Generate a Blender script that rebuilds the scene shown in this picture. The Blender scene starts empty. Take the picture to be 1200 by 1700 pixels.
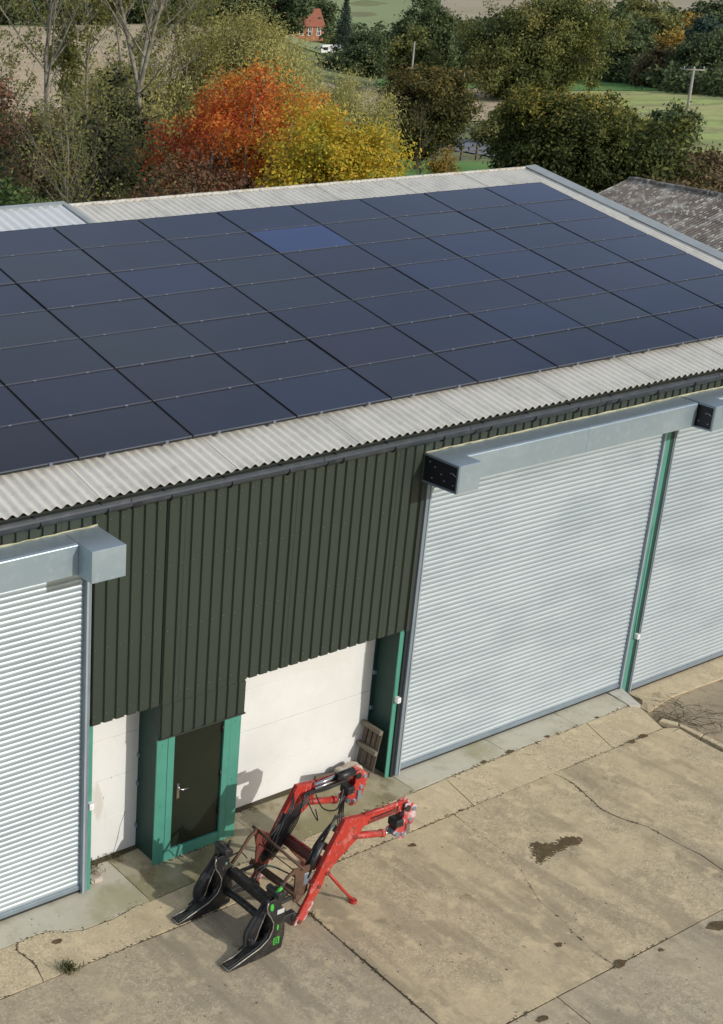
import bpy, bmesh, math, random
import numpy as np
from mathutils import Vector, Matrix, noise as mnoise
random.seed(7)
RNG = np.random.default_rng(11)
scn = bpy.context.scene
COL = scn.collection

# ------------------------------------------------------------------ camera
CAM = Vector((-8.2041, -12.1075, 10.8938))
YAW, PITCH, FPX, PPX = 0.53227, 0.36440, 2178.02, 53.91
cy, sy, cp, sp = math.cos(YAW), math.sin(YAW), math.cos(PITCH), math.sin(PITCH)
FWD = Vector((sy * cp, cy * cp, -sp)); RGT = Vector((cy, -sy, 0)); UPV = RGT.cross(FWD)
cam = bpy.data.cameras.new('camera'); camo = bpy.data.objects.new('camera', cam); COL.objects.link(camo)
rot = Matrix((RGT, UPV, -FWD)).transposed()
camo.matrix_world = Matrix.Translation(CAM) @ rot.to_4x4()
cam.sensor_fit = 'HORIZONTAL'; cam.sensor_width = 36.0
cam.lens = FPX * 36.0 / 1200.0
cam.shift_x = (600 - PPX) / 1200.0
cam.clip_start = 0.1; cam.clip_end = 6000
scn.camera = camo

# ------------------------------------------------------------------ light
TO_SUN = Vector((0.255, -0.868, 0.418)).normalized()
SUN_EL = math.asin(TO_SUN.z); SUN_AZ = math.atan2(TO_SUN.x, TO_SUN.y)
world = bpy.data.worlds.new('World'); scn.world = world; world.use_nodes = True
wn = world.node_tree.nodes; wl = world.node_tree.links
wn.clear()
wout = wn.new('ShaderNodeOutputWorld'); wbg = wn.new('ShaderNodeBackground'); wsky = wn.new('ShaderNodeTexSky')
wsky.sky_type = 'NISHITA'; wsky.sun_disc = False
wsky.sun_elevation = SUN_EL; wsky.sun_rotation = SUN_AZ
wsky.altitude = 60; wsky.air_density = 1.0; wsky.dust_density = 3.0; wsky.ozone_density = 1.0
wbg.inputs['Strength'].default_value = 0.10
# broken white cloud over the whole dome, laid on a flat layer so that it closes up towards the horizon
wtc = wn.new('ShaderNodeTexCoord'); wsep = wn.new('ShaderNodeSeparateXYZ'); wl.new(wtc.outputs['Generated'], wsep.inputs[0])
wadd = wn.new('ShaderNodeMath'); wadd.operation = 'ADD'; wadd.inputs[1].default_value = .12; wl.new(wsep.outputs[2], wadd.inputs[0])
wmx = wn.new('ShaderNodeMath'); wmx.operation = 'MAXIMUM'; wmx.inputs[1].default_value = .05; wl.new(wadd.outputs[0], wmx.inputs[0])
wdv = wn.new('ShaderNodeVectorMath'); wdv.operation = 'DIVIDE'; wl.new(wtc.outputs['Generated'], wdv.inputs[0]); wl.new(wmx.outputs[0], wdv.inputs[1])
wnz = wn.new('ShaderNodeTexNoise'); wnz.noise_dimensions = '2D'; wnz.inputs['Scale'].default_value = .55; wnz.inputs['Detail'].default_value = 6; wl.new(wdv.outputs[0], wnz.inputs['Vector'])
wmr = wn.new('ShaderNodeMapRange'); wmr.inputs['From Min'].default_value = .40; wmr.inputs['From Max'].default_value = .62; wl.new(wnz.outputs[0], wmr.inputs['Value'])
wmix = wn.new('ShaderNodeMixRGB'); wl.new(wmr.outputs[0], wmix.inputs[0]); wl.new(wsky.outputs[0], wmix.inputs[1]); wmix.inputs[2].default_value = (6.4, 7.3, 9.0, 1)
wl.new(wmix.outputs[0], wbg.inputs[0]); wl.new(wbg.outputs[0], wout.inputs[0])
sun = bpy.data.lights.new('sun', 'SUN'); suno = bpy.data.objects.new('sun', sun); COL.objects.link(suno)
sun.energy = 2.7; sun.angle = math.radians(0.53); sun.color = (1.0, 0.965, 0.905)
suno.rotation_euler = TO_SUN.to_track_quat('Z', 'Y').to_euler()
suno.location = (0, -30, 30)
scn.view_settings.view_transform = 'Standard'; scn.view_settings.look = 'None'
scn.view_settings.exposure = 0.0; scn.view_settings.gamma = 1.0
scn.view_settings.use_curve_mapping = False

# ------------------------------------------------------------------ materials
def new_mat(name):
    m = bpy.data.materials.new(name); m.use_nodes = True
    nt = m.node_tree; b = nt.nodes['Principled BSDF']
    return m, nt, b

def N(nt, typ, **kw):
    n = nt.nodes.new(typ)
    for k, v in kw.items(): setattr(n, k, v)
    return n

def coords(nt, scale=(1, 1, 1), rotz=0.0):
    tc = N(nt, 'ShaderNodeNewGeometry'); mp = N(nt, 'ShaderNodeMapping')
    mp.inputs['Scale'].default_value = scale; mp.inputs['Rotation'].default_value = (0, 0, rotz)
    nt.links.new(tc.outputs['Position'], mp.inputs['Vector'])
    return mp.outputs[0]

def noise_fac(nt, scale, lo, hi, stretch=(1, 1, 1), detail=5, rough=.6, kind='noise', rotz=0.0):
    if kind == 'voronoi':
        n = N(nt, 'ShaderNodeTexVoronoi'); n.inputs['Scale'].default_value = scale; out = n.outputs['Color']
    else:
        n = N(nt, 'ShaderNodeTexNoise'); n.inputs['Scale'].default_value = scale
        n.inputs['Detail'].default_value = detail; n.inputs['Roughness'].default_value = rough; out = n.outputs[0]
    nt.links.new(coords(nt, stretch, rotz), n.inputs['Vector'])
    r = N(nt, 'ShaderNodeMapRange'); r.inputs['From Min'].default_value = lo; r.inputs['From Max'].default_value = hi
    r.interpolation_type = 'SMOOTHSTEP'
    nt.links.new(out, r.inputs['Value'])
    return r.outputs[0]

def layered(name, base, layers=(), rough=.8, metal=0.0, bump=None, spec=.5, zgrad=None):
    """layers: (scale, lo, hi, colour, strength[, stretch[, kind]])"""
    m, nt, b = new_mat(name)
    rgb = N(nt, 'ShaderNodeRGB'); rgb.outputs[0].default_value = (*base, 1); cur = rgb.outputs[0]
    for L in layers:
        sc, lo, hi, col, st = L[:5]
        f = noise_fac(nt, sc, lo, hi, L[5] if len(L) > 5 else (1, 1, 1), kind=L[6] if len(L) > 6 else 'noise')
        mul = N(nt, 'ShaderNodeMath', operation='MULTIPLY'); mul.inputs[1].default_value = st
        nt.links.new(f, mul.inputs[0])
        mx = N(nt, 'ShaderNodeMixRGB'); nt.links.new(mul.outputs[0], mx.inputs[0]); nt.links.new(cur, mx.inputs[1])
        mx.inputs[2].default_value = (*col, 1); cur = mx.outputs[0]
    nt.links.new(cur, b.inputs['Base Color'])
    b.inputs['Roughness'].default_value = rough; b.inputs['Metallic'].default_value = metal
    b.inputs['Specular IOR Level'].default_value = spec
    if bump:
        n = N(nt, 'ShaderNodeTexNoise'); n.inputs['Scale'].default_value = bump[0]; n.inputs['Detail'].default_value = 6
        nt.links.new(coords(nt), n.inputs['Vector'])
        bp = N(nt, 'ShaderNodeBump'); bp.inputs['Strength'].default_value = bump[1]; bp.inputs['Distance'].default_value = bump[2]
        nt.links.new(n.outputs[0], bp.inputs['Height']); nt.links.new(bp.outputs[0], b.inputs['Normal'])
    return m

def leaf_mat(name, cols, nscale=.35, trans=.3, mixn=.5, axis=None):
    """cols: colours blended by a per-leaf random value and a soft noise over the crown"""
    m, nt, b = new_mat(name)
    geo = N(nt, 'ShaderNodeNewGeometry')
    nz = N(nt, 'ShaderNodeTexNoise'); nz.inputs['Scale'].default_value = nscale; nz.inputs['Detail'].default_value = 3
    nt.links.new(geo.outputs['Position'], nz.inputs['Vector'])
    mr = N(nt, 'ShaderNodeMapRange'); mr.inputs['From Min'].default_value = .3; mr.inputs['From Max'].default_value = .7
    nt.links.new(nz.outputs[0], mr.inputs['Value'])
    src = mr.outputs[0]
    if axis:                                       # (direction, lo, hi, amount): the hue turns across the crown
        dt = N(nt, 'ShaderNodeVectorMath', operation='DOT_PRODUCT'); dt.inputs[1].default_value = axis[0]
        nt.links.new(geo.outputs['Position'], dt.inputs[0])
        ar = N(nt, 'ShaderNodeMapRange'); ar.inputs['From Min'].default_value = axis[1]; ar.inputs['From Max'].default_value = axis[2]
        nt.links.new(dt.outputs['Value'], ar.inputs['Value'])
        am = N(nt, 'ShaderNodeMix'); am.inputs[0].default_value = axis[3]
        nt.links.new(src, am.inputs[2]); nt.links.new(ar.outputs[0], am.inputs[3]); src = am.outputs[0]
    mi = N(nt, 'ShaderNodeMix'); mi.inputs[0].default_value = mixn
    nt.links.new(geo.outputs['Random Per Island'], mi.inputs[2]); nt.links.new(src, mi.inputs[3])
    rp = N(nt, 'ShaderNodeValToRGB'); el = rp.color_ramp.elements
    lo, hi = .2, .8
    while len(el) < len(cols): el.new(.5)
    for i, c in enumerate(cols):
        el[i].position = lo + (hi - lo) * i / max(1, len(cols) - 1); el[i].color = (*c, 1)
    nt.links.new(mi.outputs[0], rp.inputs[0])
    nt.links.new(rp.outputs[0], b.inputs['Base Color'])
    b.inputs['Roughness'].default_value = .7; b.inputs['Specular IOR Level'].default_value = .25
    tr = N(nt, 'ShaderNodeBsdfTranslucent'); nt.links.new(rp.outputs[0], tr.inputs[0])
    mx = N(nt, 'ShaderNodeMixShader'); mx.inputs[0].default_value = trans
    nt.links.new(b.outputs[0], mx.inputs[1]); nt.links.new(tr.outputs[0], mx.inputs[2])
    nt.links.new(mx.outputs[0], nt.nodes['Material Output'].inputs[0])
    return m

M = {}
M['roof'] = layered('fibre_cement', (.58, .56, .50), [(2.2, .42, .7, (.42, .41, .36), .55), (9, .5, .75, (.36, .35, .30), .35), (1.3, .62, .74, (.30, .28, .18), .5, (1, .4, 1)), (26, .70, .78, (.20, .19, .14), .8)], rough=.85, bump=(40, .25, .01))
M['roof_edge'] = layered('mossy_roof_edge', (.40, .39, .33), [(6, .5, .62, (.45, .38, .08), .8), (14, .45, .6, (.12, .12, .08), .7)], rough=.9)
M['ridge'] = layered('ridge_lichen', (.50, .49, .45), [(3, .5, .65, (.40, .29, .16), .5), (14, .5, .6, (.2, .18, .12), .6)], rough=.9)
M['flashing'] = layered('grey_flashing', (.33, .36, .36), [(3, .4, .7, (.25, .28, .28), .6)], rough=.5, metal=.25)
M['new_sheet'] = layered('new_white_sheet', (.57, .59, .59), [(4, .5, .7, (.5, .52, .5), .4)], rough=.6)
M['gutter'] = layered('gutter_grey', (.035, .043, .052), [(5, .45, .7, (.075, .085, .09), .6, (1, 3, 3)), (18, .6, .7, (.05, .06, .06), .6)], rough=.45)
M['gutter_dark'] = layered('gutter_fixing', (.02, .022, .026), rough=.5)
M['clad'] = layered('green_cladding', (.027, .038, .027), [(1.2, .35, .7, (.021, .031, .021), .6, (1, 1, .35)), (30, .66, .74, (.09, .10, .08), .4)], rough=.55, bump=(60, .06, .004))
M['clad_trim'] = layered('dark_trim', (.030, .036, .030), rough=.55)
M['wallp'] = layered('white_concrete', (.69, .695, .675), [(1.1, .42, .7, (.61, .61, .58), .55), (7, .55, .75, (.62, .61, .57), .4), (1.6, .62, .70, (.40, .36, .26), .4, (1, 1, .3))], rough=.9, bump=(14, .2, .01))
M['green'] = layered('jade_paint', (.068, .265, .20), [(3, .4, .7, (.055, .22, .165), .6), (20, .66, .74, (.2, .34, .28), .5)], rough=.5)
M['green_shade'] = layered('shade_toned_green', (.012, .050, .040), [(3, .4, .7, (.009, .038, .03), .6)], rough=.55)  # green with the shade of the column sides put into the colour
M['leafdoor'] = layered('dark_green_door', (.009, .014, .008), [(4, .4, .7, (.012, .018, .010), .6)], rough=.35)
M['slat'] = layered('galvanised_slat', (.44, .505, .535), [(1.6, .40, .68, (.315, .37, .405), .6, (.3, 1, 1)), (.7, .42, .66, (.38, .44, .475), .5), (40, .55, .75, (.28, .33, .36), .45), (6, .64, .74, (.30, .30, .26), .4, (.6, 1, 2.5)), (90, .60, .70, (.44, .50, .54), .5)], rough=.42, metal=.38, bump=(7, .04, .02))
M['galv'] = layered('galvanised_hood', (.42, .51, .56), [(1.6, .35, .65, (.33, .42, .48), .7, (.5, 1, 1)), (9, .5, .75, (.52, .60, .63), .5), (30, .5, .8, (.36, .44, .49), .4)], rough=.38, metal=.55)
M['guide'] = layered('guide_rail', (.28, .34, .39), [(3, .4, .7, (.22, .27, .32), .6)], rough=.4, metal=.5)
M['sealant'] = layered('old_sealant', (.46, .44, .30), [(8, .45, .6, (.30, .29, .18), .7)], rough=.9)
M['rubber'] = layered('black_rubber', (.02, .021, .022), rough=.8)
M['endplate'] = layered('black_end_plate', (.012, .013, .017), [(26, .68, .74, (.2, .2, .18), .8)], rough=.5)
M['steel'] = layered('bright_steel', (.6, .6, .6), rough=.25, metal=1)
M['white'] = layered('white_plastic', (.78, .79, .77), rough=.4)
M['clamp'] = layered('alu_clamp', (.26, .28, .32), rough=.4, metal=.5)
M['pedge_lit'] = layered('panel_edge_sunlit', (.115, .127, .155), rough=.5, metal=.2)  # frame tone painted paler, imitating sun on the lower edge
M['pframe'] = layered('panel_frame', (.016, .017, .022), rough=.5, metal=.2)
def panel_mat(name, c, c2):
    m = layered(name, c, [(55, .45, .75, c2, .8), (1.4, .4, .7, c2, .5)], rough=.14, spec=.42)
    b = m.node_tree.nodes['Principled BSDF']          # bluish sheen added in place of sky reflection on the glass
    b.inputs['Sheen Weight'].default_value = .6; b.inputs['Sheen Roughness'].default_value = .30; b.inputs['Sheen Tint'].default_value = (.45, .60, 1, 1)
    return m
PANELS = [panel_mat('cells_navy', (.005, .007, .018), (.009, .012, .026)),
          panel_mat('cells_slate', (.007, .009, .016), (.012, .014, .023)),
          panel_mat('cells_black', (.005, .006, .012), (.010, .011, .018)),
          panel_mat('cells_green_grey', (.009, .013, .017), (.014, .019, .024)),
          panel_mat('cells_violet', (.007, .006, .015), (.012, .011, .022)),
          panel_mat('cells_blue', (.007, .011, .031), (.011, .016, .038)),
          panel_mat('cells_bright_blue', (.012, .028, .095), (.018, .036, .11))]
def slabmat(name, base, warm, dark, agg=1.0, streak=.75):
    sc = lambda c, f: tuple(min(1, v * f) for v in c)
    return layered(name, base, [(7, .44, .66, sc(base, .78), .7), (13, .50, .64, sc(base, .66), .6), (19, .54, .66, sc(warm, 1.25), .6), (30, .54, .62, sc(base, 1.5), .65 * agg), (27, .57, .65, sc(base, .45), .55 * agg),
                                (66, .54, .64, sc(base, 1.5), .55 * agg), (58, .56, .65, sc(base, .45), .5 * agg), (.6, .46, .58, warm, .60), (.95, .49, .66, dark, streak * .9, (1.5, .22, 1)), (.75, .54, .64, sc(dark, .85), .6 * streak, (2.2, .5, 1)), (2.4, .50, .68, dark, .45), (4.3, .50, .66, sc(dark, .95), .22), (3.1, .54, .66, sc(warm, 1.15), .6),
                                (5.5, .68, .74, (.075, .058, .034), .6), (1.4, .63, .72, (.12, .105, .05), .45)], rough=.92, bump=(60, .5, .010))
M['slab'] = slabmat('yard_concrete', (.50, .405, .255), (.60, .48, .29), (.30, .24, .155))
M['slab2'] = slabmat('yard_concrete_pale', (.44, .365, .245), (.51, .42, .27), (.29, .238, .165))
M['agg'] = slabmat('exposed_aggregate', (.56, .455, .29), (.61, .495, .31), (.40, .325, .21), agg=1.1, streak=.3)
M['smooth'] = layered('smooth_concrete', (.55, .51, .40), [(.8, .45, .62, (.36, .33, .18), .75), (3, .5, .7, (.33, .30, .20), .5), (14, .5, .75, (.42, .40, .34), .4), (40, .6, .75, (.30, .28, .23), .4)], rough=.9, bump=(50, .2, .004))
M['mossy'] = layered('mossy_concrete', (.42, .37, .25), [(.9, .42, .6, (.25, .22, .105), .8), (2.2, .5, .65, (.19, .155, .08), .75), (12, .5, .75, (.30, .27, .18), .5), (45, .6, .75, (.2, .18, .12), .4)], rough=.92, bump=(45, .3, .005))
M['pale_block'] = layered('pale_concrete_end', (.56, .53, .45), [(4, .45, .7, (.38, .35, .26), .6)], rough=.9, bump=(30, .3, .01))
M['soil'] = layered('joint_soil', (.07, .055, .032), [(6, .4, .7, (.10, .09, .04), .6)], rough=1)
M['dirt'] = layered('dirt', (.44, .35, .23), [(1.0, .5, .68, (.20, .15, .09), .65), (6, .45, .7, (.26, .20, .12), .6), (50, .5, .7, (.16, .12, .07), .5)], rough=1, bump=(30, .5, .02))
M['stain'] = layered('damp_dirt', (.10, .068, .028), [(9, .4, .65, (.17, .12, .055), .7), (40, .5, .7, (.04, .03, .015), .7)], rough=1, bump=(60, .5, .01))
M['black'] = layered('black_paint', (.014, .014, .015), [(4, .52, .66, (.075, .06, .042), .6), (18, .60, .67, (.16, .14, .11), .6), (5, .45, .7, (.03, .028, .026), .6), (30, .6, .75, (.08, .07, .06), .35)], rough=.45)
M['worn_edge'] = layered('worn_steel_edge', (.40, .38, .33), [(20, .4, .6, (.2, .18, .15), .6)], rough=.4, metal=.6)
M['red'] = layered('red_paint', (.46, .034, .022), [(2, .4, .7, (.34, .022, .016), .6), (3.5, .54, .66, (.52, .20, .17), .6), (9, .58, .66, (.17, .05, .03), .75), (22, .60, .66, (.10, .05, .035), .8), (30, .62, .66, (.55, .42, .38), .7, (1, 1, .5)), (5, .60, .72, (.22, .15, .09), .5)], rough=.48)
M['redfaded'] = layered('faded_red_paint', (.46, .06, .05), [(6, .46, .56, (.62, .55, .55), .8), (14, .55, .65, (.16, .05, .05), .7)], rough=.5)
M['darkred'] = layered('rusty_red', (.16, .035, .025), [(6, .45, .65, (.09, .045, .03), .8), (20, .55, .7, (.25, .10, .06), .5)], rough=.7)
M['rust'] = layered('brown_rust', (.105, .055, .032), [(6, .45, .65, (.06, .036, .025), .8), (25, .55, .7, (.17, .10, .055), .6)], rough=.8)
M['hose'] = layered('hose_rubber', (.012, .012, .013), rough=.4)
M['chrome'] = layered('chrome_rod', (.62, .64, .68), rough=.15, metal=1)
M['sticker'] = layered('green_sticker', (.05, .42, .045), rough=.5)
M['labelw'] = layered('white_sticker', (.5, .5, .5), rough=.5)
M['pallet'] = layered('weathered_timber', (.115, .09, .066), [(5, .4, .7, (.10, .08, .06), .7, (1, 1, 6)), (30, .5, .7, (.24, .2, .15), .5)], rough=.9)
M['palletlit'] = layered('lit_timber', (.18, .155, .115), [(8, .4, .7, (.16, .13, .10), .7)], rough=.9)  # paler copy of the pallet timber, light painted into the bearers
M['stone'] = layered('rubble_stone', (.50, .44, .36), [(5, .45, .65, (.34, .26, .19), .7)], rough=.95, bump=(14, .5, .03))
M['oldroof'] = layered('lichen_roof', (.19, .16, .135), [(1.6, .48, .6, (.40, .38, .33), .75), (.9, .52, .62, (.12, .095, .08), .7), (4.5, .55, .62, (.56, .54, .47), .85), (3.5, .6, .7, (.27, .24, .10), .6)], rough=.95, bump=(20, .4, .02))
M['oldwall'] = layered('old_block_wall', (.22, .19, .15), [(3, .4, .7, (.15, .13, .1), .6)], rough=.95)
M['barkp'] = layered('pale_bark', (.25, .23, .175), [(3, .42, .6, (.12, .105, .075), .8), (12, .5, .7, (.36, .34, .27), .5)], rough=.95)
M['bark'] = layered('brown_bark', (.085, .062, .042), [(4, .4, .7, (.13, .10, .07), .6)], rough=1)
M['bark_scrub'] = layered('scrub_bark', (.105, .085, .055), [(4, .4, .7, (.06, .048, .03), .7), (9, .55, .7, (.20, .17, .12), .5)], rough=1)
M['bark_grey'] = layered('grey_bark', (.20, .18, .14), [(4, .4, .7, (.11, .095, .07), .7)], rough=1)
M['grass'] = layered('grass', (.17, .20, .07), [(.02, .42, .6, (.18, .17, .07), .8), (.12, .45, .65, (.085, .115, .035), .6), (1.4, .45, .7, (.15, .14, .06), .5)], rough=1)
M['meadow'] = layered('meadow', (.34, .42, .11), [(.06, .42, .6, (.42, .38, .15), .8), (.22, .48, .6, (.18, .20, .075), .7, (.5, 1, 1)), (.7, .5, .66, (.22, .21, .10), .6), (1.8, .5, .68, (.36, .33, .17), .5)], rough=1)
M['bright_grass'] = layered('bright_grass', (.095, .22, .040), [(.06, .45, .65, (.15, .23, .06), .7), (.8, .45, .7, (.075, .16, .035), .5)], rough=1)
M['plough'] = layered('ploughed_soil', (.50, .38, .24), [(.03, .45, .65, (.38, .27, .17), .7), (.35, .48, .62, (.27, .20, .12), .6, (1, 1, 1)), (.13, .52, .62, (.20, .19, .08), .7), (1.2, .5, .62, (.22, .19, .09), .6), (3, .5, .62, (.62, .50, .34), .5), (.5, .52, .62, (.28, .25, .11), .5, (.5, 1.6, 1))], rough=1)
M['stubble'] = layered('stubble', (.36, .30, .20), [(.02, .42, .6, (.31, .26, .16), .7)], rough=1)
M['pasture'] = layered('far_pasture', (.22, .27, .11), [(.02, .42, .6, (.26, .28, .125), .35)], rough=1)
M['asphalt'] = layered('asphalt', (.16, .17, .19), [(1, .4, .7, (.20, .21, .23), .5)], rough=.6)
M['brick'] = layered('red_brick', (.33, .13, .075), [(1.2, .4, .7, (.25, .10, .06), .6)], rough=.95)
M['tiles'] = layered('red_tiles', (.27, .095, .055), [(1.0, .4, .7, (.20, .075, .05), .6)], rough=.9)
M['render'] = layered('pale_render', (.6, .55, .42), rough=.9)
M['glass'] = layered('dark_glass', (.03, .035, .04), rough=.1)
M['caravan'] = layered('caravan_white', (.82, .82, .80), rough=.35)
M['wood'] = layered('fence_wood', (.10, .085, .06), [(4, .4, .7, (.15, .13, .1), .6)], rough=.95)
M['polewood'] = layered('pole_wood', (.30, .28, .24), rough=.9)
M['palewood'] = layered('pale_plastic', (.62, .60, .54), rough=.7)
M['weed'] = leaf_mat('weed_blades', [(.06, .07, .02), (.16, .14, .06), (.22, .18, .09)], 3, .2)
M['twig'] = layered('dead_twigs', (.06, .042, .024), [(9, .4, .7, (.11, .08, .045), .7)], rough=1)

# ------------------------------------------------------------------ mesh helpers
class MB:
    def __init__(s): s.v = []; s.f = []; s.sm = []
    def add(s, vs, fs, smooth=False):
        o = len(s.v); s.v += [tuple(v) for v in vs]; s.f += [tuple(i + o for i in f) for f in fs]; s.sm += [smooth] * len(fs); return s
    def box(s, c, d, rot=None):
        hx, hy, hz = d[0] / 2, d[1] / 2, d[2] / 2
        vs = [Vector((x, y, z)) for x in (-hx, hx) for y in (-hy, hy) for z in (-hz, hz)]
        if rot is not None: vs = [rot @ v for v in vs]
        vs = [v + Vector(c) for v in vs]
        return s.add(vs, [(0, 1, 3, 2), (4, 6, 7, 5), (0, 4, 5, 1), (2, 3, 7, 6), (0, 2, 6, 4), (1, 5, 7, 3)])
    def bb(s, x0, x1, y0, y1, z0, z1):
        return s.box(((x0 + x1) / 2, (y0 + y1) / 2, (z0 + z1) / 2), (x1 - x0, y1 - y0, z1 - z0))
    def prism(s, poly, fa, fb):
        """poly: 2-D points; fa, fb map a 2-D point to the two end faces"""
        n = len(poly)
        vs = [fa(p) for p in poly] + [fb(p) for p in poly]
        fs = [tuple(range(n - 1, -1, -1)), tuple(range(n, 2 * n))] + [(i, (i + 1) % n, n + (i + 1) % n, n + i) for i in range(n)]
        return s.add(vs, fs)
    def xz(s, poly, y0, y1): return s.prism(poly, lambda p: (p[0], y0, p[1]), lambda p: (p[0], y1, p[1]))
    def yz(s, poly, x0, x1): return s.prism(poly, lambda p: (x0, p[0], p[1]), lambda p: (x1, p[0], p[1]))
    def xy(s, poly, z0, z1): return s.prism(poly, lambda p: (p[0], p[1], z0), lambda p: (p[0], p[1], z1))
    def tube(s, pts, r, n=8, caps=True):
        pts = [Vector(p) for p in pts]; k = len(pts)
        rs = r if isinstance(r, (list, tuple)) else [r] * k
        vs = []; a = None
        for i, p in enumerate(pts):
            t = (pts[min(i + 1, k - 1)] - pts[max(i - 1, 0)])
            if t.length < 1e-9: t = Vector((0, 0, 1))
            t.normalize()
            if a is None:
                a = t.orthogonal().normalized()
            else:
                a = a - t * a.dot(t)
                a = a.normalized() if a.length > 1e-6 else t.orthogonal().normalized()
            b = t.cross(a)
            for j in range(n):
                g = 2 * math.pi * j / n
                vs.append(p + (a * math.cos(g) + b * math.sin(g)) * rs[i])
        fs = [(i * n + j, i * n + (j + 1) % n, (i + 1) * n + (j + 1) % n, (i + 1) * n + j) for i in range(k - 1) for j in range(n)]
        s.add(vs, fs, True)
        if caps:
            o = len(s.v) - len(vs)
            s.f += [tuple(o + j for j in range(n - 1, -1, -1)), tuple(o + (k - 1) * n + j for j in range(n))]; s.sm += [False, False]
        return s
    def mesh(s, name):
        me = bpy.data.meshes.new(name); me.from_pydata(s.v, [], s.f)
        me.polygons.foreach_set('use_smooth', s.sm); me.update(); return me
    def build(s, name, mat, parent=None, bevel=0, **tags):
        me = s.mesh(name); me.materials.append(mat)
        return put(name, me, parent, bevel, **tags)

def put(name, me, parent=None, bevel=0, **tags):
    o = bpy.data.objects.new(name, me); COL.objects.link(o)
    if parent is not None: o.parent = parent
    if bevel:
        bm = bmesh.new(); bm.from_mesh(me)
        bmesh.ops.recalc_face_normals(bm, faces=bm.faces)
        bmesh.ops.bevel(bm, geom=[e for e in bm.edges if e.is_manifold and e.calc_face_angle(0) > .5], offset=bevel, segments=1, affect='EDGES', clamp_overlap=True)
        bm.to_mesh(me); bm.free()
    for k, v in tags.items(): o[k] = v
    return o

def empty(name, loc=(0, 0, 0), **tags):
    o = bpy.data.objects.new(name, None); COL.objects.link(o); o.location = loc; o.empty_display_size = .2
    for k, v in tags.items(): o[k] = v
    return o

def copy_part(o, parent):
    c = o.copy(); COL.objects.link(c); c.parent = parent; return c

def quad_mesh(name, V, mat):
    """V: (n,4,3) array of loose quads"""
    n = len(V); me = bpy.data.meshes.new(name)
    me.vertices.add(n * 4); me.vertices.foreach_set('co', np.ascontiguousarray(V, dtype=np.float32).ravel())
    me.loops.add(n * 4); me.loops.foreach_set('vertex_index', np.arange(n * 4, dtype=np.int32))
    me.polygons.add(n); me.polygons.foreach_set('loop_start', np.arange(0, n * 4, 4, dtype=np.int32))
    me.update(calc_edges=True); me.materials.append(mat)
    return me

def leaves(cs, size, out=None, asp=.55, droop=0.0, up=.5):
    """leaf-shaped quads at points cs, turned loosely towards 'out' and up"""
    n = len(cs)
    nr = RNG.normal(size=(n, 3))
    if out is not None: nr = nr * .8 + out * .7
    nr[:, 2] += up
    nr /= np.linalg.norm(nr, axis=1)[:, None] + 1e-9
    a = RNG.normal(size=(n, 3)); a[:, 2] -= droop
    a -= nr * (a * nr).sum(1)[:, None]; a /= np.linalg.norm(a, axis=1)[:, None] + 1e-9
    b = np.cross(nr, a)
    s = (size * RNG.uniform(.65, 1.35, n))[:, None]
    return np.stack([cs - a * s, cs + b * s * asp, cs + a * s, cs - b * s * asp], 1)

# ------------------------------------------------------------------ terrain (u = metres ahead, k = sideways / ahead)
def sst(x, a, b):
    t = np.clip((x - a) / (b - a), 0, 1); return t * t * (3 - 2 * t)
def hgt(x, y):
    x = np.asarray(x, float); y = np.asarray(y, float)
    u = (x - CAM.x) * sy + (y - CAM.y) * cy; v = (x - CAM.x) * cy - (y - CAM.y) * sy
    k = v / np.maximum(u, 20)
    wl = (1 - sst(k, .12, .24)) * sst(u, 95, 300)
    far = 34 * sst(u, 430, 1250)
    near = sst(u, 55, 110)
    bumps = near * (.25 * np.sin(x * .05 + 1) * np.sin(y * .043) + .15 * np.sin(x * .13) * np.cos(y * .11))
    return -.32 + wl * 8.6 + far + bumps + 6 * sst(u, 500, 900) * np.sin(x * .006) * .5
def uk(u, k):
    v = u * k
    return (CAM.x + u * sy + v * cy, CAM.y + u * cy - v * sy)

def grid_obj(name, mat, P, lift=0.0, **tags):
    """P: (m,n,2) array of plan points"""
    m, n = P.shape[:2]
    z = hgt(P[..., 0], P[..., 1]) + lift
    vs = np.concatenate([P, z[..., None]], 2).reshape(-1, 3)
    fs = [(i * n + j, i * n + j + 1, (i + 1) * n + j + 1, (i + 1) * n + j) for i in range(m - 1) for j in range(n - 1)]
    b = MB(); b.add([tuple(map(float, v)) for v in vs], fs, True)
    return b.build(name, mat, **tags)

ax = np.concatenate([-np.geomspace(900, 40, 14), np.linspace(-30, 60, 16), np.geomspace(70, 4500, 60)])
gx, gy = np.meshgrid(ax, ax, indexing='ij')
grid_obj('ground', M['grass'], np.stack([gx, gy], 2), 0, kind='structure')
def field(name, mat, us, kl, kr, lift, n=24):
    """us: list of distances; kl, kr: left and right bounds at each"""
    rows = []
    uu = np.linspace(0, 1, 26); U = np.interp(uu, np.linspace(0, 1, len(us)), us)
    KL = np.interp(uu, np.linspace(0, 1, len(us)), kl); KR = np.interp(uu, np.linspace(0, 1, len(us)), kr)
    for u, a, b in zip(U, KL, KR): rows.append([uk(u, a + (b - a) * t) for t in np.linspace(0, 1, n)])
    return grid_obj(name, mat, np.array(rows), lift, kind='structure')
field('ploughed_field', M['plough'], [72, 160, 286], [-.16, -.14, -.12], [.17, .185, .175], .10)
field('ploughed_field', M['plough'], [150, 175, 215], [.19, .20, .21], [.36, .372, .345], .14)
field('meadow', M['meadow'], [100, 150, 205], [.375, .37, .36], [.62, .60, .56], .14)
field('grass_strip', M['bright_grass'], [206, 232, 262], [.36, .37, .38], [.56, .53, .50], .16)
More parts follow.
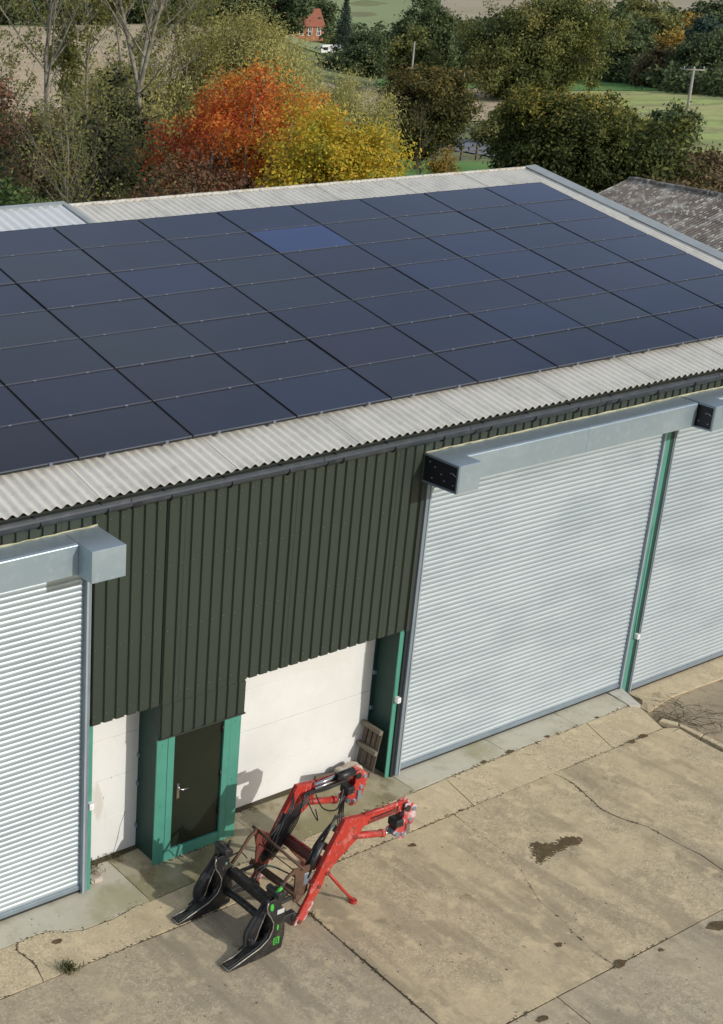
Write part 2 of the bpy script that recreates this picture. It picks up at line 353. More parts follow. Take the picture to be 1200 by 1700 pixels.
field('grass_strip', M['bright_grass'], [216, 235, 262], [.25, .25, .26], [.355, .35, .34], .16)
field('pasture', M['pasture'], [330, 600, 1250], [.17, .18, .19], [.285, .28, .275], .3)
field('stubble_field', M['stubble'], [640, 800, 930], [.285, .29, .29], [.60, .60, .60], .4)
field('stubble_field', M['stubble'], [960, 1100, 1260], [.28, .28, .28], [.60, .60, .60], .5)
field('grass_strip', M['bright_grass'], [66, 90, 109], [.25, .255, .26], [.375, .375, .37], .10)
rd = [(128, .20), (125, .26), (121, .315), (114, .36), (104, .43), (92, .55)]
P = np.array([[uk(u - w * 1.0, k) for w in np.linspace(-4.6, 4.6, 5)] for u, k in rd])
PP = np.array([[np.interp(np.linspace(0, 5, 30), range(6), P[:, j, c]) for j in range(5)] for c in (0, 1)]).transpose(2, 1, 0)
grid_obj('road', M['asphalt'], PP, .12, kind='structure')

# ------------------------------------------------------------------ yard
yard = empty('yard', (0, 0, 0), kind='structure')
b = MB(); b.bb(-12, 10.24, -14, 1.2, -.31, -.035); b.bb(10.24, 10.40, -14, -2.2, -.31, -.035); b.bb(10.24, 10.72, -.4, 1.2, -.31, -.035); b.build('yard_bed', M['soil'], yard)
def slab(poly, mat, z=0.0, depth=.03, gap=.007, thin=()):
    """one cast slab: outline drawn in by the joint, edges a little ragged"""
    cx = sum(p[0] for p in poly) / len(poly); cyy = sum(p[1] for p in poly) / len(poly)
    pts = []
    for i, p in enumerate(poly):
        q = poly[(i + 1) % len(poly)]
        d = math.hypot(q[0] - p[0], q[1] - p[1]); n = max(1, int(d / .22))
        for j in range(n):
            t = j / n; pts.append((p[0] + (q[0] - p[0]) * t, p[1] + (q[1] - p[1]) * t))
    n = len(pts); area = sum(pts[i][0] * pts[(i + 1) % n][1] - pts[(i + 1) % n][0] * pts[i][1] for i in range(n))
    sg = 1 if area > 0 else -1; out = []
    for i, p in enumerate(pts):
        a, c = pts[i - 1], pts[(i + 1) % n]
        t = Vector((c[0] - a[0], c[1] - a[1])); t = t.normalized() if t.length else Vector((1, 0))
        nn = Vector((-t.y, t.x)) * sg
        hair = thin and min(abs(p[0] - c_[0]) + abs(p[1] - c_[1]) for c_ in thin) < .45 and J2 + .1 < p[1] < J1 - .05
        w = gap + .006 * (mnoise.noise((p[0] * 2.3, p[1] * 2.3, 1.7)) + .3) + .004 * random.random()
        w = max(.0, .0035 * mnoise.noise((p[0] * 1.1, p[1] * 1.6, 9.7)) + .0006) if hair else max(.002, w)
        jg = .012 * mnoise.noise((p[0] * 7, p[1] * 7, 4.4)) if hair else 0.0
        out.append((p[0] + nn.x * w + jg, p[1] + nn.y * w))
    o = MB().xy(out, z - depth, z + random.uniform(-.0015, .0015)).build('concrete_slab', mat, yard)
    return o
crack1 = [(5.31, -1.21), (5.25, -1.8), (5.19, -2.38), (5.08, -2.63), (4.89, -2.94), (4.76, -3.19), (4.71, -3.52), (4.62, -3.78), (4.56, -4.07), (4.52, -4.21), (4.54, -4.52)]
crack2 = [(7.47, -1.21), (7.49, -1.54), (7.39, -1.86), (7.26, -2.25), (7.31, -2.51), (7.46, -2.85), (7.47, -3.36), (7.5, -3.66), (7.44, -4.02), (7.40, -4.52)]
apl = [(-1.56, -.44), (-1.4, -.42), (-1.06, -.45), (-.95, -.56), (-.69, -.65), (-.24, -.66), (.14, -.59), (.37, -.61)]
J1, J2 = -1.21, -4.52
slab([(-9, -.45), *apl, (.37, .62), (-9, .62)], M['smooth'])
slab([(.37, -.61), (1.4, -.56), (2.6, -.60), (3.9, -.53), (5.28, -.50), (5.28, .62), (.37, .62)], M['mossy'], gap=-.02)
slab([(5.28, -.48), (7.35, -.46), (7.35, .62), (5.28, .62)], M['smooth'], gap=.004)
slab([(7.35, -.46), (9.0, -.45), (9.0, .62), (7.35, .62)], M['smooth'], gap=.003)
slab([(9.0, -.45), (10.30, -.44), (10.40, .62), (9.0, .62)], M['smooth'], gap=.003)
slab([(10.28, -.46), (10.47, -.56), (10.70, -.02), (10.70, .4), (10.42, .4)], M['pale_block'], z=.012, depth=.2)
scr = [(-1.56, -.44), (-1.63, -.56), (-1.58, -.81), (-1.57, -.93), (-1.63, J1)]
slab([(-9, -.45), *scr, (-9, J1)], M['agg'])
slab([*reversed(scr), *apl[1:], (1.4, -.56), (2.0, -.58), (2.0, J1)], M['agg'])
slab([(2.0, -.58), (2.6, -.60), (3.9, -.53), (5.28, -.50), (5.93, -.48), (5.74, J1), (2.0, J1)], M['agg'])
slab([(5.93, -.48), (9.19, -.45), (8.88, J1), (5.74, J1)], M['agg'], gap=.004)
slab([(9.19, -.45), (10.30, -.44), (10.40, -.62), (10.12, J1), (8.88, J1)], M['agg'])
slab([(-9, J1), (2.0, J1), (1.9, J2), (-9, J2)], M['slab2'], gap=.010)
slab([(2.0, J1), *crack1, (1.9, J2)], M['slab'], gap=.010, thin=crack1)
slab([*reversed(crack1), *crack2], M['slab'], gap=.004, thin=crack1)
slab([*reversed(crack2), (10.12, J1), (10.35, -1.32), (10.29, -1.75), (10.27, -2.1), (10.45, J2)], M['slab'], gap=.006)
slab([(-9, J2), (1.9, J2), (1.8, -8), (-9, -8)], M['slab2'], gap=.009)
slab([(1.9, J2), (3.47, J2), (3.2, -8), (1.8, -8)], M['slab2'], gap=.006)
slab([(3.47, J2), (8.3, J2), (8.2, -8), (3.2, -8)], M['slab2'], gap=.006)
slab([(8.3, J2), (10.45, J2), (10.7, -8), (8.2, -8)], M['slab2'], gap=.006)
slab([(-9, -8), (10.7, -8), (10.9, -13.8), (-9, -13.8)], M['slab2'])
# lower ground before the far door
b = MB(); vs = []; nx, ny = 26, 30
for i in range(nx):
    for j in range(ny):
        x = 10.20 + (24 - 10.20) * (i / (nx - 1)) ** 1.5; y = -.30 - (13.5) * (j / (ny - 1)) ** 1.6
        z = -.21 + .14 * float(sst(-y, .5, 1.6)) - .05 * float(sst(10.6 - x, 0, .3)) + .02 * mnoise.noise((x * 1.7, y * 1.7, 3))
        vs.append((x, y, z))
b.add(vs, [(i * ny + j, (i + 1) * ny + j, (i + 1) * ny + j + 1, i * ny + j + 1) for i in range(nx - 1) for j in range(ny - 1)], True)
b.build('dirt_ground', M['dirt'], yard)
slab([(10.72, -.55), (11.5, -.42), (13.3, -.46), (16.4, -.42), (16.4, .62), (10.72, .62)], M['agg'], z=-.19, depth=.1)
for i, pl in enumerate([[(10.27, -1.03), (10.40, -1.27), (10.50, -1.22), (10.40, -1.0)], [(10.41, -1.30), (10.40, -1.68), (10.51, -1.66), (10.51, -1.25)],
                        [(10.40, -1.70), (10.38, -2.6), (10.50, -2.6), (10.51, -1.69)], [(10.38, -2.62), (10.47, -4.4), (10.6, -4.4), (10.50, -2.62)]]):
    b = MB(); b.xy(pl, -.2, .004); b.build('kerb_stone', M['agg'], yard, bevel=.008)
# dirt lying on the slabs
st = [(5.69, -2.24), (5.76, -2.31), (5.84, -2.4), (5.91, -2.47), (6.1, -2.44), (6.29, -2.42), (6.38, -2.49), (6.41, -2.56), (6.37, -2.63), (6.22, -2.60), (6.13, -2.57), (5.95, -2.60), (5.83, -2.56), (5.66, -2.63), (5.52, -2.61), (5.37, -2.64), (5.44, -2.53), (5.52, -2.46), (5.6, -2.42), (5.62, -2.33)]
st = [(5.9 + (x - 5.9) * .86, -2.5 + (y + 2.5) * .86) for x, y in st]
def patch(pts, z=.006, jag=.03, name='dirt_patch', mat='stain'):
    out = []
    for i, p in enumerate(pts):
        q = pts[(i + 1) % len(pts)]
        for t in (0, .33, .67): out.append((p[0] + (q[0] - p[0]) * t + random.uniform(-jag, jag), p[1] + (q[1] - p[1]) * t + random.uniform(-jag, jag)))
    return MB().xy(out, z - .004, z).build(name, M[mat], yard)
patch(st)
for x, y, r in ((4.6, -4.52, .07), (4.25, -3.91, .04), (5.27, -4.62, .03), (6.32, -4.69, .10), (3.01, -4.68, .05), (4.24, -1.46, .04), (7.39, -.44, .05), (6.79, -.45, .045), (8.28, -.43, .035), (9.48, -.44, .03), (-1.12, -.68, .05), (9.6, -1.21, .07), (9.3, -1.23, .05)):
    patch([(x + r * math.cos(a) * random.uniform(.6, 1.4) * 1.5, y + r * math.sin(a) * random.uniform(.6, 1.2)) for a in np.linspace(0, 5.6, 7)], jag=.01)

def specks(name, pts, size, mat, z=.003):
    q = MB()
    for (x, y) in pts:
        s = size * random.uniform(.35, 1.4); a0 = random.uniform(0, 6.28); n = random.choice((4, 5, 6)); e = random.uniform(1, 2.4); g = random.uniform(0, 3.14)
        ring = []
        for k in range(n):
            a = a0 + 6.283 * k / n; rr = s * random.uniform(.6, 1.3); u, v = rr * e * math.cos(a), rr * math.sin(a)
            ring.append((x + u * math.cos(g) - v * math.sin(g), y + u * math.sin(g) + v * math.cos(g), z))
        q.add(ring + [(x, y, z + s * .35)], [(k, (k + 1) % n, n) for k in range(n)])
    return q.build(name, M[mat], yard, kind='stuff')
pts = []
for _ in range(420):                                            # ragged rim and crumbs of the damp dirt
    i = random.randrange(len(st)); j = (i + 1) % len(st); t = random.random()
    pts.append((st[i][0] + (st[j][0] - st[i][0]) * t + random.gauss(0, .035), st[i][1] + (st[j][1] - st[i][1]) * t + random.gauss(0, .022)))
specks('dirt_crumbs', pts, .012, 'stain', .0035)
pts = []
def along(poly, n, w):
    L = [math.hypot(poly[i + 1][0] - poly[i][0], poly[i + 1][1] - poly[i][1]) for i in range(len(poly) - 1)]; tot = sum(L)
    for _ in range(n):
        d = random.random() * tot; i = 0
        while i < len(L) - 1 and d > L[i]: d -= L[i]; i += 1
        t = d / L[i]; p, q = poly[i], poly[i + 1]
        if mnoise.noise((p[0] + (q[0] - p[0]) * t * 1.0, (p[1] + (q[1] - p[1]) * t) * 1.9, 7)) < -.15: continue
        pts.append((p[0] + (q[0] - p[0]) * t + random.gauss(0, w), p[1] + (q[1] - p[1]) * t + random.gauss(0, w)))
along([(-4, J1), (10.1, J1)], 520, .012); along([(2.0, J1), (1.9, J2), (1.8, -7)], 420, .014); along([(0, J2), (10.4, J2)], 420, .012)
along(crack1, 50, .010); along(crack2, 180, .012); along([(1.4, -.57), (2.6, -.60), (3.9, -.53), (5.28, -.49), (10.3, -.45)], 420, .018); along(apl, 60, .02); along(scr, 60, .012)
along([(-.2, .42), (.85, .42)], 200, .03); along([(2.3, .42), (5.1, .42)], 420, .03); along([(.85, -.02), (2.2, -.02)], 80, .012)
specks('joint_crumbs', pts, .009, 'soil', .003)
pts = [(random.uniform(-3, 10.2), random.uniform(-7.5, -.1)) for _ in range(900)]
specks('grit', pts, .007, 'soil', .0025)
pts = [(random.uniform(-3, 10.2), random.uniform(-7.5, -.1)) for _ in range(1300)]
specks('pale_grit', pts, .007, 'pale_block', .0025)
pts = [(10.62 + abs(random.gauss(0, .35)), -1.05 - .5 * random.gauss(0, 1)) for _ in range(500)]
# ------------------------------------------------------------------ barn
barn = empty('barn', (5, 8, 0), label='large farm building with white corrugated roof under solar panels, green cladding and roller doors', category='barn')
barn.location = (0, 0, 0)
SL = .25906; cs_, sn_ = math.cos(SL), math.sin(SL)
EY, EZ = -.10, 5.569; LEN = 8.26
X0R, X1R = -7.0, 16.12
ROOFM = Matrix(((1, 0, 0, 0), (0, cs_, -sn_, EY), (0, sn_, cs_, EZ), (0, 0, 0, 1)))   # local x, s (up the slope), n
def corr(name, w, L, pitch, amp, thick, seg=8, nl=2):
    nx = int(round(w / pitch * seg)) + 1
    b = MB(); rows = []
    for face in (0, 1):
        for j in range(nl + 1):
            for i in range(nx):
                x = w * i / (nx - 1)
                rows.append((x, L * j / nl, amp * math.cos(2 * math.pi * x / pitch) - face * thick))
    k = nx * (nl + 1)
    fs = [(j * nx + i, j * nx + i + 1, (j + 1) * nx + i + 1, (j + 1) * nx + i) for j in range(nl) for i in range(nx - 1)]
    fs2 = [tuple(k + q for q in reversed(f)) for f in fs]
    e = [(k + i, k + i + 1, i + 1, i) for i in range(nx - 1)]
    b.add(rows, fs + fs2, True); b.add(rows, e, False)
    return b.mesh(name)
PITCH_R = .146; WSH = PITCH_R * 7
roof = empty('roof'); roof.parent = barn
me_sheet = corr('roof_sheet', WSH + .02, 2.86, PITCH_R, .023, .008); me_sheet.materials.append(M['roof'])
nsh = int((X1R - X0R) / WSH) + 1
for i in range(nsh):
    for r in range(3):
        o = put('roof_sheet', me_sheet, roof)
        x = X1R - (i + 1) * WSH
        o.matrix_local = ROOFM @ Matrix.Translation((x, r * 2.70 + .0, .004 + .012 * r * 0 + (.006 if i % 2 else 0))) @ Matrix.Rotation(-.0050, 4, 'X')
# mossy lip of the eave: filler pieces showing in the ends of the corrugations
o = MB().prism([(0.03, -.075), (.10, -.075), (.10, -.042), (.03, -.042)], lambda p: (X0R, p[0], p[1]), lambda p: (X1R, p[0], p[1])).build('eave_filler', M['clad_trim'], roof)
o.matrix_local = ROOFM
RS = MB().box(((X0R + X1R) / 2, 7.883 + 4.0, 7.665 - 1.06), (X1R - X0R, 8.24, .05), Matrix.Rotation(-SL, 3, 'X')).build('rear_slope', M['roof'], roof)
rc = MB(); pts = []
nseg = 150
for i in range(nseg + 1):
    x = X0R + (X1R + .02 - X0R) * i / nseg
    pts.append((x, 7.89, 7.693 + .006 * mnoise.noise((x * 3, 0, 0))))
rc.tube(pts, .034, 6); rc.build('ridge_cap', M['ridge'], roof)
vt = MB().prism([(16.10, .045), (16.42, .060), (16.42, -.16), (16.405, -.16), (16.405, .045), (16.10, .030)], lambda p: (p[0], -.03, p[1]), lambda p: (p[0], LEN + .02, p[1])).build('verge_flashing', M['flashing'], roof)
vt.matrix_local = ROOFM
# newer raised sheet by the ridge on the left with its flashings
me_n = corr('roof_light', 10.9, 1.14, .20, .028, .01, seg=8); me_n.materials.append(M['new_sheet'])
o = put('newer_roof_sheet', me_n, roof, label='newer whiter raised roof sheet beside the ridge'); o.matrix_local = ROOFM @ Matrix.Translation((4.16 - 10.9, 7.06, .052))
o = MB().prism([(4.12, .03), (4.33, .02), (4.33, .032), (4.20, .090), (4.12, .095)], lambda p: (p[0] - .0, 7.10, p[1]), lambda p: (p[0], 8.22, p[1])).build('side_flashing', M['flashing'], roof); o.matrix_local = ROOFM
o = MB().prism([(8.16, .09), (8.26, .10), (8.26, .02), (8.16, .02)], lambda p: (-7, p[0], p[1]), lambda p: (4.2, p[0], p[1])).build('ridge_flashing', M['flashing'], roof); o.matrix_local = ROOFM

# walls that close the building
sw = MB(); gp = [(0.62, -.3), (15.7, -.3), (15.7, 5.5), (7.88, 7.58), (.30, 5.58), (.30, 5.45), (.62, 5.45)]
sw.yz(gp, 16.02, 16.10); sw.yz(gp, -7.0, -6.92); sw.bb(-7, 16.1, 15.70, 15.76, -.3, 5.5)
sw.build('outer_wall', M['clad'], barn)

# cladding with narrow recessed grooves
CP, CY = .1807, -.03
def clad_poly(x0, x1):
    pts = []; k = math.floor((x0 - 1.201) / CP) - 1; x = x0
    pts.append((x0, CY))
    while True:
        g = 1.201 + k * CP
        for dx, yy in ((-.028, CY), (-.014, CY + .026), (.014, CY + .026), (.028, CY)):
            if x0 < g + dx < x1: pts.append((g + dx, yy))
        k += 1
        if g > x1: break
    pts.append((x1, CY)); return pts
def clad_sheet(x0, x1, z0, z1, off=0.0, name='cladding_sheet', mat=None):
    p = [(a, c + off) for a, c in clad_poly(x0, x1)]
    p2 = [(a, c + .012) for a, c in reversed(p)]
    return MB().xy(p + p2, z0, z1).build(name, mat or M['clad'], barn)
x = 1.201 + CP / 2 - 46 * CP; edges = []
while x < 16.1: edges.append(x); x += 5 * CP
edges = [e for e in edges if e > -6.9]
def zones(a, c):
    cuts = sorted({a, c, *[z for z in (-.24, .83, 2.235, 5.245) if a < z < c]})
    for p, q in zip(cuts, cuts[1:]):
        mid = (p + q) / 2
        yield p, q, (2.49 if -.24 < mid < .83 else 2.47 if mid < 2.235 and mid > .83 else 2.49 if -.24 < mid < 5.245 else 4.9)
for i, (a, c) in enumerate(zip(edges, edges[1:])):
    for p, q, z in zones(a, c): clad_sheet(p, q, z, 5.47, off=.003 if i % 2 else 0.0)
b = MB()
pf = [(a, c - .007) for a, c in clad_poly(.83, 2.245)]
b.xy(pf + [(a, c + .006) for a, c in reversed(pf)], 1.985, 2.474)
b.build('door_canopy_sheet', M['clad'], barn)
b = MB(); b.bb(.822, 2.262, -.048, -.0, 1.968, 1.986); b.build('canopy_trim', M['clad_trim'], barn)
b = MB(); b.bb(5.205, 5.275, -.042, -.005, 2.47, 4.8); b.build('corner_trim', M['clad_trim'], barn)
MB().bb(-6.9, 16.0, .02, .10, 2.40, 5.4).build('inner_lining', M['clad_trim'], barn) if False else None

# gutter
g = MB(); prof = []
gy0, gz0, gr = -.180, 5.492, .080
for a in np.linspace(0, math.pi, 9): prof.append((gy0 + gr * math.cos(a), gz0 - gr * math.sin(a)))
prof += [(gy0 - gr + .008, gz0)] + [(gy0 + (gr - .008) * math.cos(a), gz0 - (gr - .008) * math.sin(a)) for a in np.linspace(math.pi, 0, 9)]
L0 = -7.0
joints = [-5.2, -2.3, .22, 3.25, 5.95, 8.72, 11.6, 14.4, 16.4]
for a, c in zip([-7.0] + joints, joints):
    g = MB(); g.yz([(p, q - .004 * ((a + c) / 2 - 5) / 10) for p, q in prof], a + .01, c - .01); g.build('gutter', M['gutter'], barn)
for jx in joints[:-1]:
    jp = [(gy0 + (gr + .010) * math.cos(a), gz0 - .004 - (gr + .010) * math.sin(a)) for a in np.linspace(0, math.pi, 9)]
    jp += [(gy0 + (gr - .004) * math.cos(a), gz0 - .004 - (gr - .004) * math.sin(a)) for a in np.linspace(math.pi, 0, 9)]
    g = MB(); g.yz(jp, jx - .06, jx + .06); g.build('gutter_joint', M['gutter_dark'], barn)
bx = -6.6
while bx < 16.2:
    g = MB(); arc = [(bx, gy0 + (gr + .010) * math.cos(a), gz0 - (gr + .010) * math.sin(a)) for a in np.linspace(-.1, math.pi + .1, 9)]
    g.tube(arc, .013, 5); g.bb(bx - .015, bx + .015, -.11, -.03, gz0 - .05, gz0 + .02); g.build('gutter_bracket', M['gutter_dark'], barn); bx += .915
MB().bb(-7, 16.1, -.095, -.045, 5.37, 5.50).build('fascia_board', M['clad_trim'], barn)

# white concrete infill panels
for (a, c, zs) in ((-.30, 1.05, (0, .62, 1.24, 1.86, 2.60)), (1.9, 5.34, (0, .56, 1.26, 1.93, 2.60))):
    w = empty('infill_wall'); w.parent = barn
    for z0, z1 in zip(zs, zs[1:]):
        q = MB(); yo_ = .50 + random.uniform(-.003, .003); q.bb(a, c, yo_, .64, z0 + (.0015 if z0 else -.3), z1 - .0015); q.build('concrete_panel', M['wallp'], w, bevel=.006)
    MB().bb(a, c, .56, .63, -.1, 2.6).build('panel_backing', M['wallp'], w)
    MB().xy([(a, .50), (c, .50), (c, .44), ((a + c) / 2, .40), (a, .43)], .0, .012).build('wall_foot_moss', M['soil'], w)

for cr in ([(.50, 1.35), (.45, 1.22), (.40, 1.10), (.33, .96), (.27, .82), (.22, .70)], [(.74, .80), (.70, .62), (.62, .42), (.58, .22), (.52, .02)]):
    q = MB(); q.tube([(x, .502, z) for x, z in cr], [.003, .005, .004, .006, .003, .002][:len(cr)], 4); q.build('wall_crack', M['soil'], barn)
# fixing screws of the cladding and the sealant bead over the hoods
q = MB()
for k in range(-9, 24):
    gx = 1.201 + k * CP + CP / 2 * 0 + .055
    for z in (2.62, 3.55, 4.45, 5.25):
        if gx < -.2 and z < 5: continue
        if gx > 5.2 and z < 5: continue
        q.box((gx, CY - .004, z + random.uniform(-.01, .01)), (.007, .005, .007))
q.build('cladding_screws', M['guide'], barn, kind='stuff')
for a, c in ((-5.2, -.2), (5.2, 16.0)):
    n = int((c - a) / .12); MB().tube([(a + (c - a) * i / n, -.036, 5.212 + random.uniform(-.006, .006)) for i in range(n + 1)], [random.uniform(.008, .018) for _ in range(n + 1)], 5).build('sealant_bead', M['sealant'], barn)
# steel columns
def column(fx0, fx1, wx, z0, z1, back=.5, name='steel_column'):
    c_ = empty(name); c_.parent = barn
    MB().bb(fx0, fx1, 0, .018, z0, z1).build('front_flange', M['green'], c_)
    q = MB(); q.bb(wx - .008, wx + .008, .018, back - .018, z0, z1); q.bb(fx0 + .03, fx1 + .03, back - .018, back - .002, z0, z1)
    q.build('web', M['green_shade'], c_)
    return c_
column(-.265, -.185, -.19, -.05, 2.52)
column(5.145, 5.225, 5.235, -.05, 2.50)
column(10.694, 10.80, 10.79, -.2, 4.85)
MB().bb(10.80, 10.97, .045, .12, -.2, 4.85).build('recess_shade_strip', M['green_shade'], barn)  # dark strip standing in for the shade of the recess by the column
for z in (.33, 1.0, 1.45): 
    MB().bb(.86, .96, .455, .499, z, z + .06).build('panel_bracket', M['guide'], barn)
for z in (.95, 1.55): MB().bb(5.17, 5.27, .455, .499, z, z + .06).build('panel_bracket', M['guide'], barn)
# entrance
door = empty('entrance'); door.parent = barn
q = MB(); q.bb(.83, 1.004, 0, .02, -.01, 2.0); q.build('door_post', M['green'], door, bevel=.002)
q = MB(); q.bb(1.008, 1.115, -.004, .03, -.01, 2.0); q.build('door_jamb', M['green'], door, bevel=.002)
q = MB(); q.bb(1.945, 2.052, -.004, .03, -.01, 2.0); q.build('door_jamb', M['green'], door, bevel=.002)
q = MB(); q.bb(2.056, 2.235, 0, .02, -.01, 2.0); q.build('door_post', M['green'], door, bevel=.002)
q = MB(); q.bb(1.115, 1.945, .0, .05, -.01, .155); q.build('door_sill', M['green'], door, bevel=.003)
MB().bb(.885, .90, .02, .497, -.05, 2.46).build('side_web', M['green_shade'], door)
MB().bb(2.16, 2.175, .02, .497, -.05, 2.46).build('side_web', M['green_shade'], door)
MB().bb(1.0, 2.06, .085, .11, .0, 2.45).build('door_backing', M['clad_trim'], door)
lf = MB(); lf.bb(1.12, 1.94, .03, .075, .16, 2.12); lf = lf.build('door_leaf', M['leafdoor'], door, bevel=.003)
h = MB(); h.bb(1.20, 1.245, .018, .031, .93, 1.15); h.tube([(1.222, .02, 1.10), (1.222, -.03, 1.10), (1.25, -.042, 1.095), (1.345, -.042, 1.085)], .011, 8); h.build('door_handle', M['steel'], door)
for z in (.45, 1.05, 1.75): MB().tube([(1.936, .012, z), (1.936, .012, z + .1)], .012, 8).build('hinge', M['clad_trim'], door)
for (x, z) in ((.92, 1.86), (.92, .9), (.92, .2), (2.14, 1.86), (2.14, .95), (2.14, .2)):
    MB().tube([(x, .002, z), (x, -.008, z)], .012, 6).build('bolt', M['green'], door)
MB().bb(.90, 2.16, .02, .5, 2.455, 2.47).build('canopy_soffit', M['clad_trim'], barn)

# roller shutters
def slat_mesh(w):
    P = .0762; pr = []
    for t in np.linspace(0, 1, 6): pr.append((-.0095 * math.sin(math.pi * t) ** .8 if 0 < t < 1 else 0.0, .008 + t * (P - .012)))
    pr = [(0.004, -.001)] + pr + [(.004, P + .001)]
    back = [(y + .004, z) for y, z in reversed(pr)]
    q = MB(); q.yz(pr + back, 0, w)
    me = q.mesh('slat'); me.materials.append(M['slat'])
    for p in me.polygons: p.use_smooth = False
    return me, P
def shutter(x0, x1, z0, gl, gr_, yo=.03, label=None):
    s_ = empty('roller_shutter'); s_.parent = barn
    me, P = slat_mesh(x1 - x0); n = int((4.92 - z0 - .09) / P)
    for i in range(n):
        o = put('slat', me, s_); o.location = (x0, yo + random.uniform(-.0008, .0008), z0 + .09 + i * P)
    q = MB(); q.bb(x0, x1, yo - .022, yo + .02, z0 + .025, z0 + .093); q.build('bottom_bar', M['guide'], s_, bevel=.004)
    q = MB(); q.bb(x0, x1, yo - .014, yo + .014, z0 - .01, z0 + .028); q.build('rubber_seal', M['rubber'], s_)
    for a, c, y0 in (gl, gr_):
        q = MB(); q.bb(a, c, y0, y0 + .10, z0 + .004, 4.80); q.build('guide_rail', M['guide'], s_, bevel=.004)
        q = MB(); e = c - .025 if (a + c) / 2 < (x0 + x1) / 2 else a + .0
        q.bb(e, e + .025, y0 - .012, y0 - .001, z0 + .004, 4.80); q.build('guide_lip', M['slat'], s_)
    return s_
shutter(-5.1, -.335, .02, (-5.2, -5.1, -.05), (-.345, -.27, -.05))
shutter(5.36, 10.63, .02, (5.285, 5.37, -.07), (10.625, 10.69, -.012))
shutter(10.99, 16.0, -.17, (10.95, 11.0, .03), (15.95, 16.02, -.05), yo=.075)
MB().bb(-5.1, -.3, .12, .14, 0, 4.9).build('door_backing', M['clad_trim'], barn)
MB().bb(5.23, 16.0, .125, .14, -.2, 4.9).build('door_backing', M['clad_trim'], barn)
MB().bb(5.228, 5.284, -.03, .12, 0, 4.8).build('guide_angle', M['gutter_dark'], barn)

# shutter hoods: long folded boxes with a deeper motor box at one end
def hood(x0, x1, ex0, ex1, open_left):
    h_ = empty('shutter_hood'); h_.parent = barn
    zt, zb, yf, ye = 5.175, 4.795, -.36, -.646
    prof = [(-.004, 5.205), (yf + .03, zt + .012), (yf, zt), (yf - .006, zt - .012), (yf, zb + .015), (yf, zb), (yf + .04, zb), (yf + .04, zb + .01), (-.004, zb + .01)]
    a, c = (ex1, x1) if ex0 <= x0 + .01 else (x0, ex0)
    q = MB()
    n = 2 if c - a > 3 else 1
    for i in range(n):
        p0 = a + (c - a) * i / n; p1 = a + (c - a) * (i + 1) / n
        q = MB(); q.yz(prof, p0 + .001, p1 - .001); q.build('hood_section', M['galv'], h_, bevel=.003)
    q = MB()
    epr = [(-.004, 5.207), (ye, 5.178), (ye, 4.785), (-.004, 4.785)]
    if open_left:
        q.yz(epr, ex0 + .03, ex1); q.build('motor_box', M['galv'], h_, bevel=.004)
        q = MB(); q.yz([(-.03, 5.175), (ye + .025, 5.15), (ye + .025, 4.81), (-.03, 4.81)], ex0 + .018, ex0 + .032); q.build('end_plate', M['endplate'], h_)
        q = MB()
        q.yz([(-.004, 5.207), (ye - .002, 5.180), (ye - .002, 5.150), (-.004, 5.177)], ex0 - .004, ex0 + .03); q.yz([(-.004, 4.81), (ye - .002, 4.81), (ye - .002, 4.783), (-.004, 4.783)], ex0 - .004, ex0 + .03)
        q.yz([(ye + .024, 5.15), (ye - .002, 5.15), (ye - .002, 4.81), (ye + .024, 4.81)], ex0 - .004, ex0 + .03); q.build('end_plate_rim', M['guide'], h_)
        for (yy, zz) in ((-.22, 5.05), (-.34, 4.98), (-.50, 5.04), (-.56, 4.88), (-.18, 4.88), (-.40, 4.9), (-.12, 5.1)):
            MB().tube([(ex0 + .019, yy, zz), (ex0 + .008, yy, zz)], .012, 6).build('bolt', M['guide'], h_)
        MB().tube([(ex0 + .012, -.52, 5.045), (ex0 + .0, -.55, 5.05), (ex0 + .004, -.60, 5.02)], .008, 5).build('cable', M['worn_edge'], h_)
    else:
        q.yz(epr, ex0, ex1); q.build('motor_box', M['galv'], h_, bevel=.004)
        MB().bb(ex0 - .012, ex1 + .012, ye - .012, -.004, 5.17, 5.182) if False else None
    return h_
hood(-5.2, -.2, -.67, -.20, False)
hood(5.20, 10.78, 5.20, 5.64, True)
hood(10.80, 16.05, 10.80, 11.25, True)
for (x, z) in ((-.225, 1.33), (5.195, 1.35), (10.81, .99)):
    q = MB(); q.bb(x - .035, x + .035, -.075, -.001, z - .045, z + .045); q.tube([(x, -.075, z), (x, -.09, z)], .015, 8); q.build('switch_box', M['white'], barn, bevel=.006)
    MB().tube([(x - .05, -.004, z + .04), (x - .06, -.004, z + .5), (x - .055, -.002, z + 2)], .008, 5).build('cable', M['green'], barn)

# ------------------------------------------------------------------ solar panels
ORD = ['first', 'second', 'third', 'fourth', 'fifth', 'sixth', 'seventh', 'eighth', 'ninth', 'tenth']
PWX, PDS = 1.7246, .9351
PX0 = -8.2041 + .99 * 8.2041
PM = Matrix(((1, 0, 0, 0), (0, cs_, -sn_, .572), (0, sn_, cs_, 5.851), (0, 0, 0, 1)))
cw, cd, ct = PWX - .026, PDS - .026, .038
gw = .011
me_cells = {}
for i, m in enumerate(PANELS):
    q = MB(); q.bb(gw, cw - gw, gw, cd - gw, -.010, -.0025); me = q.mesh('cells'); me.materials.append(m); me_cells[i] = me
q = MB(); q.bb(0, cw, 0.001, gw, -ct, -.0145); q.bb(0, cw, cd - gw, cd, -ct, 0); q.bb(0, gw, gw + .0005, cd - gw - .0005, -ct, 0); q.bb(cw - gw, cw, gw + .0005, cd - gw - .0005, -ct, 0)
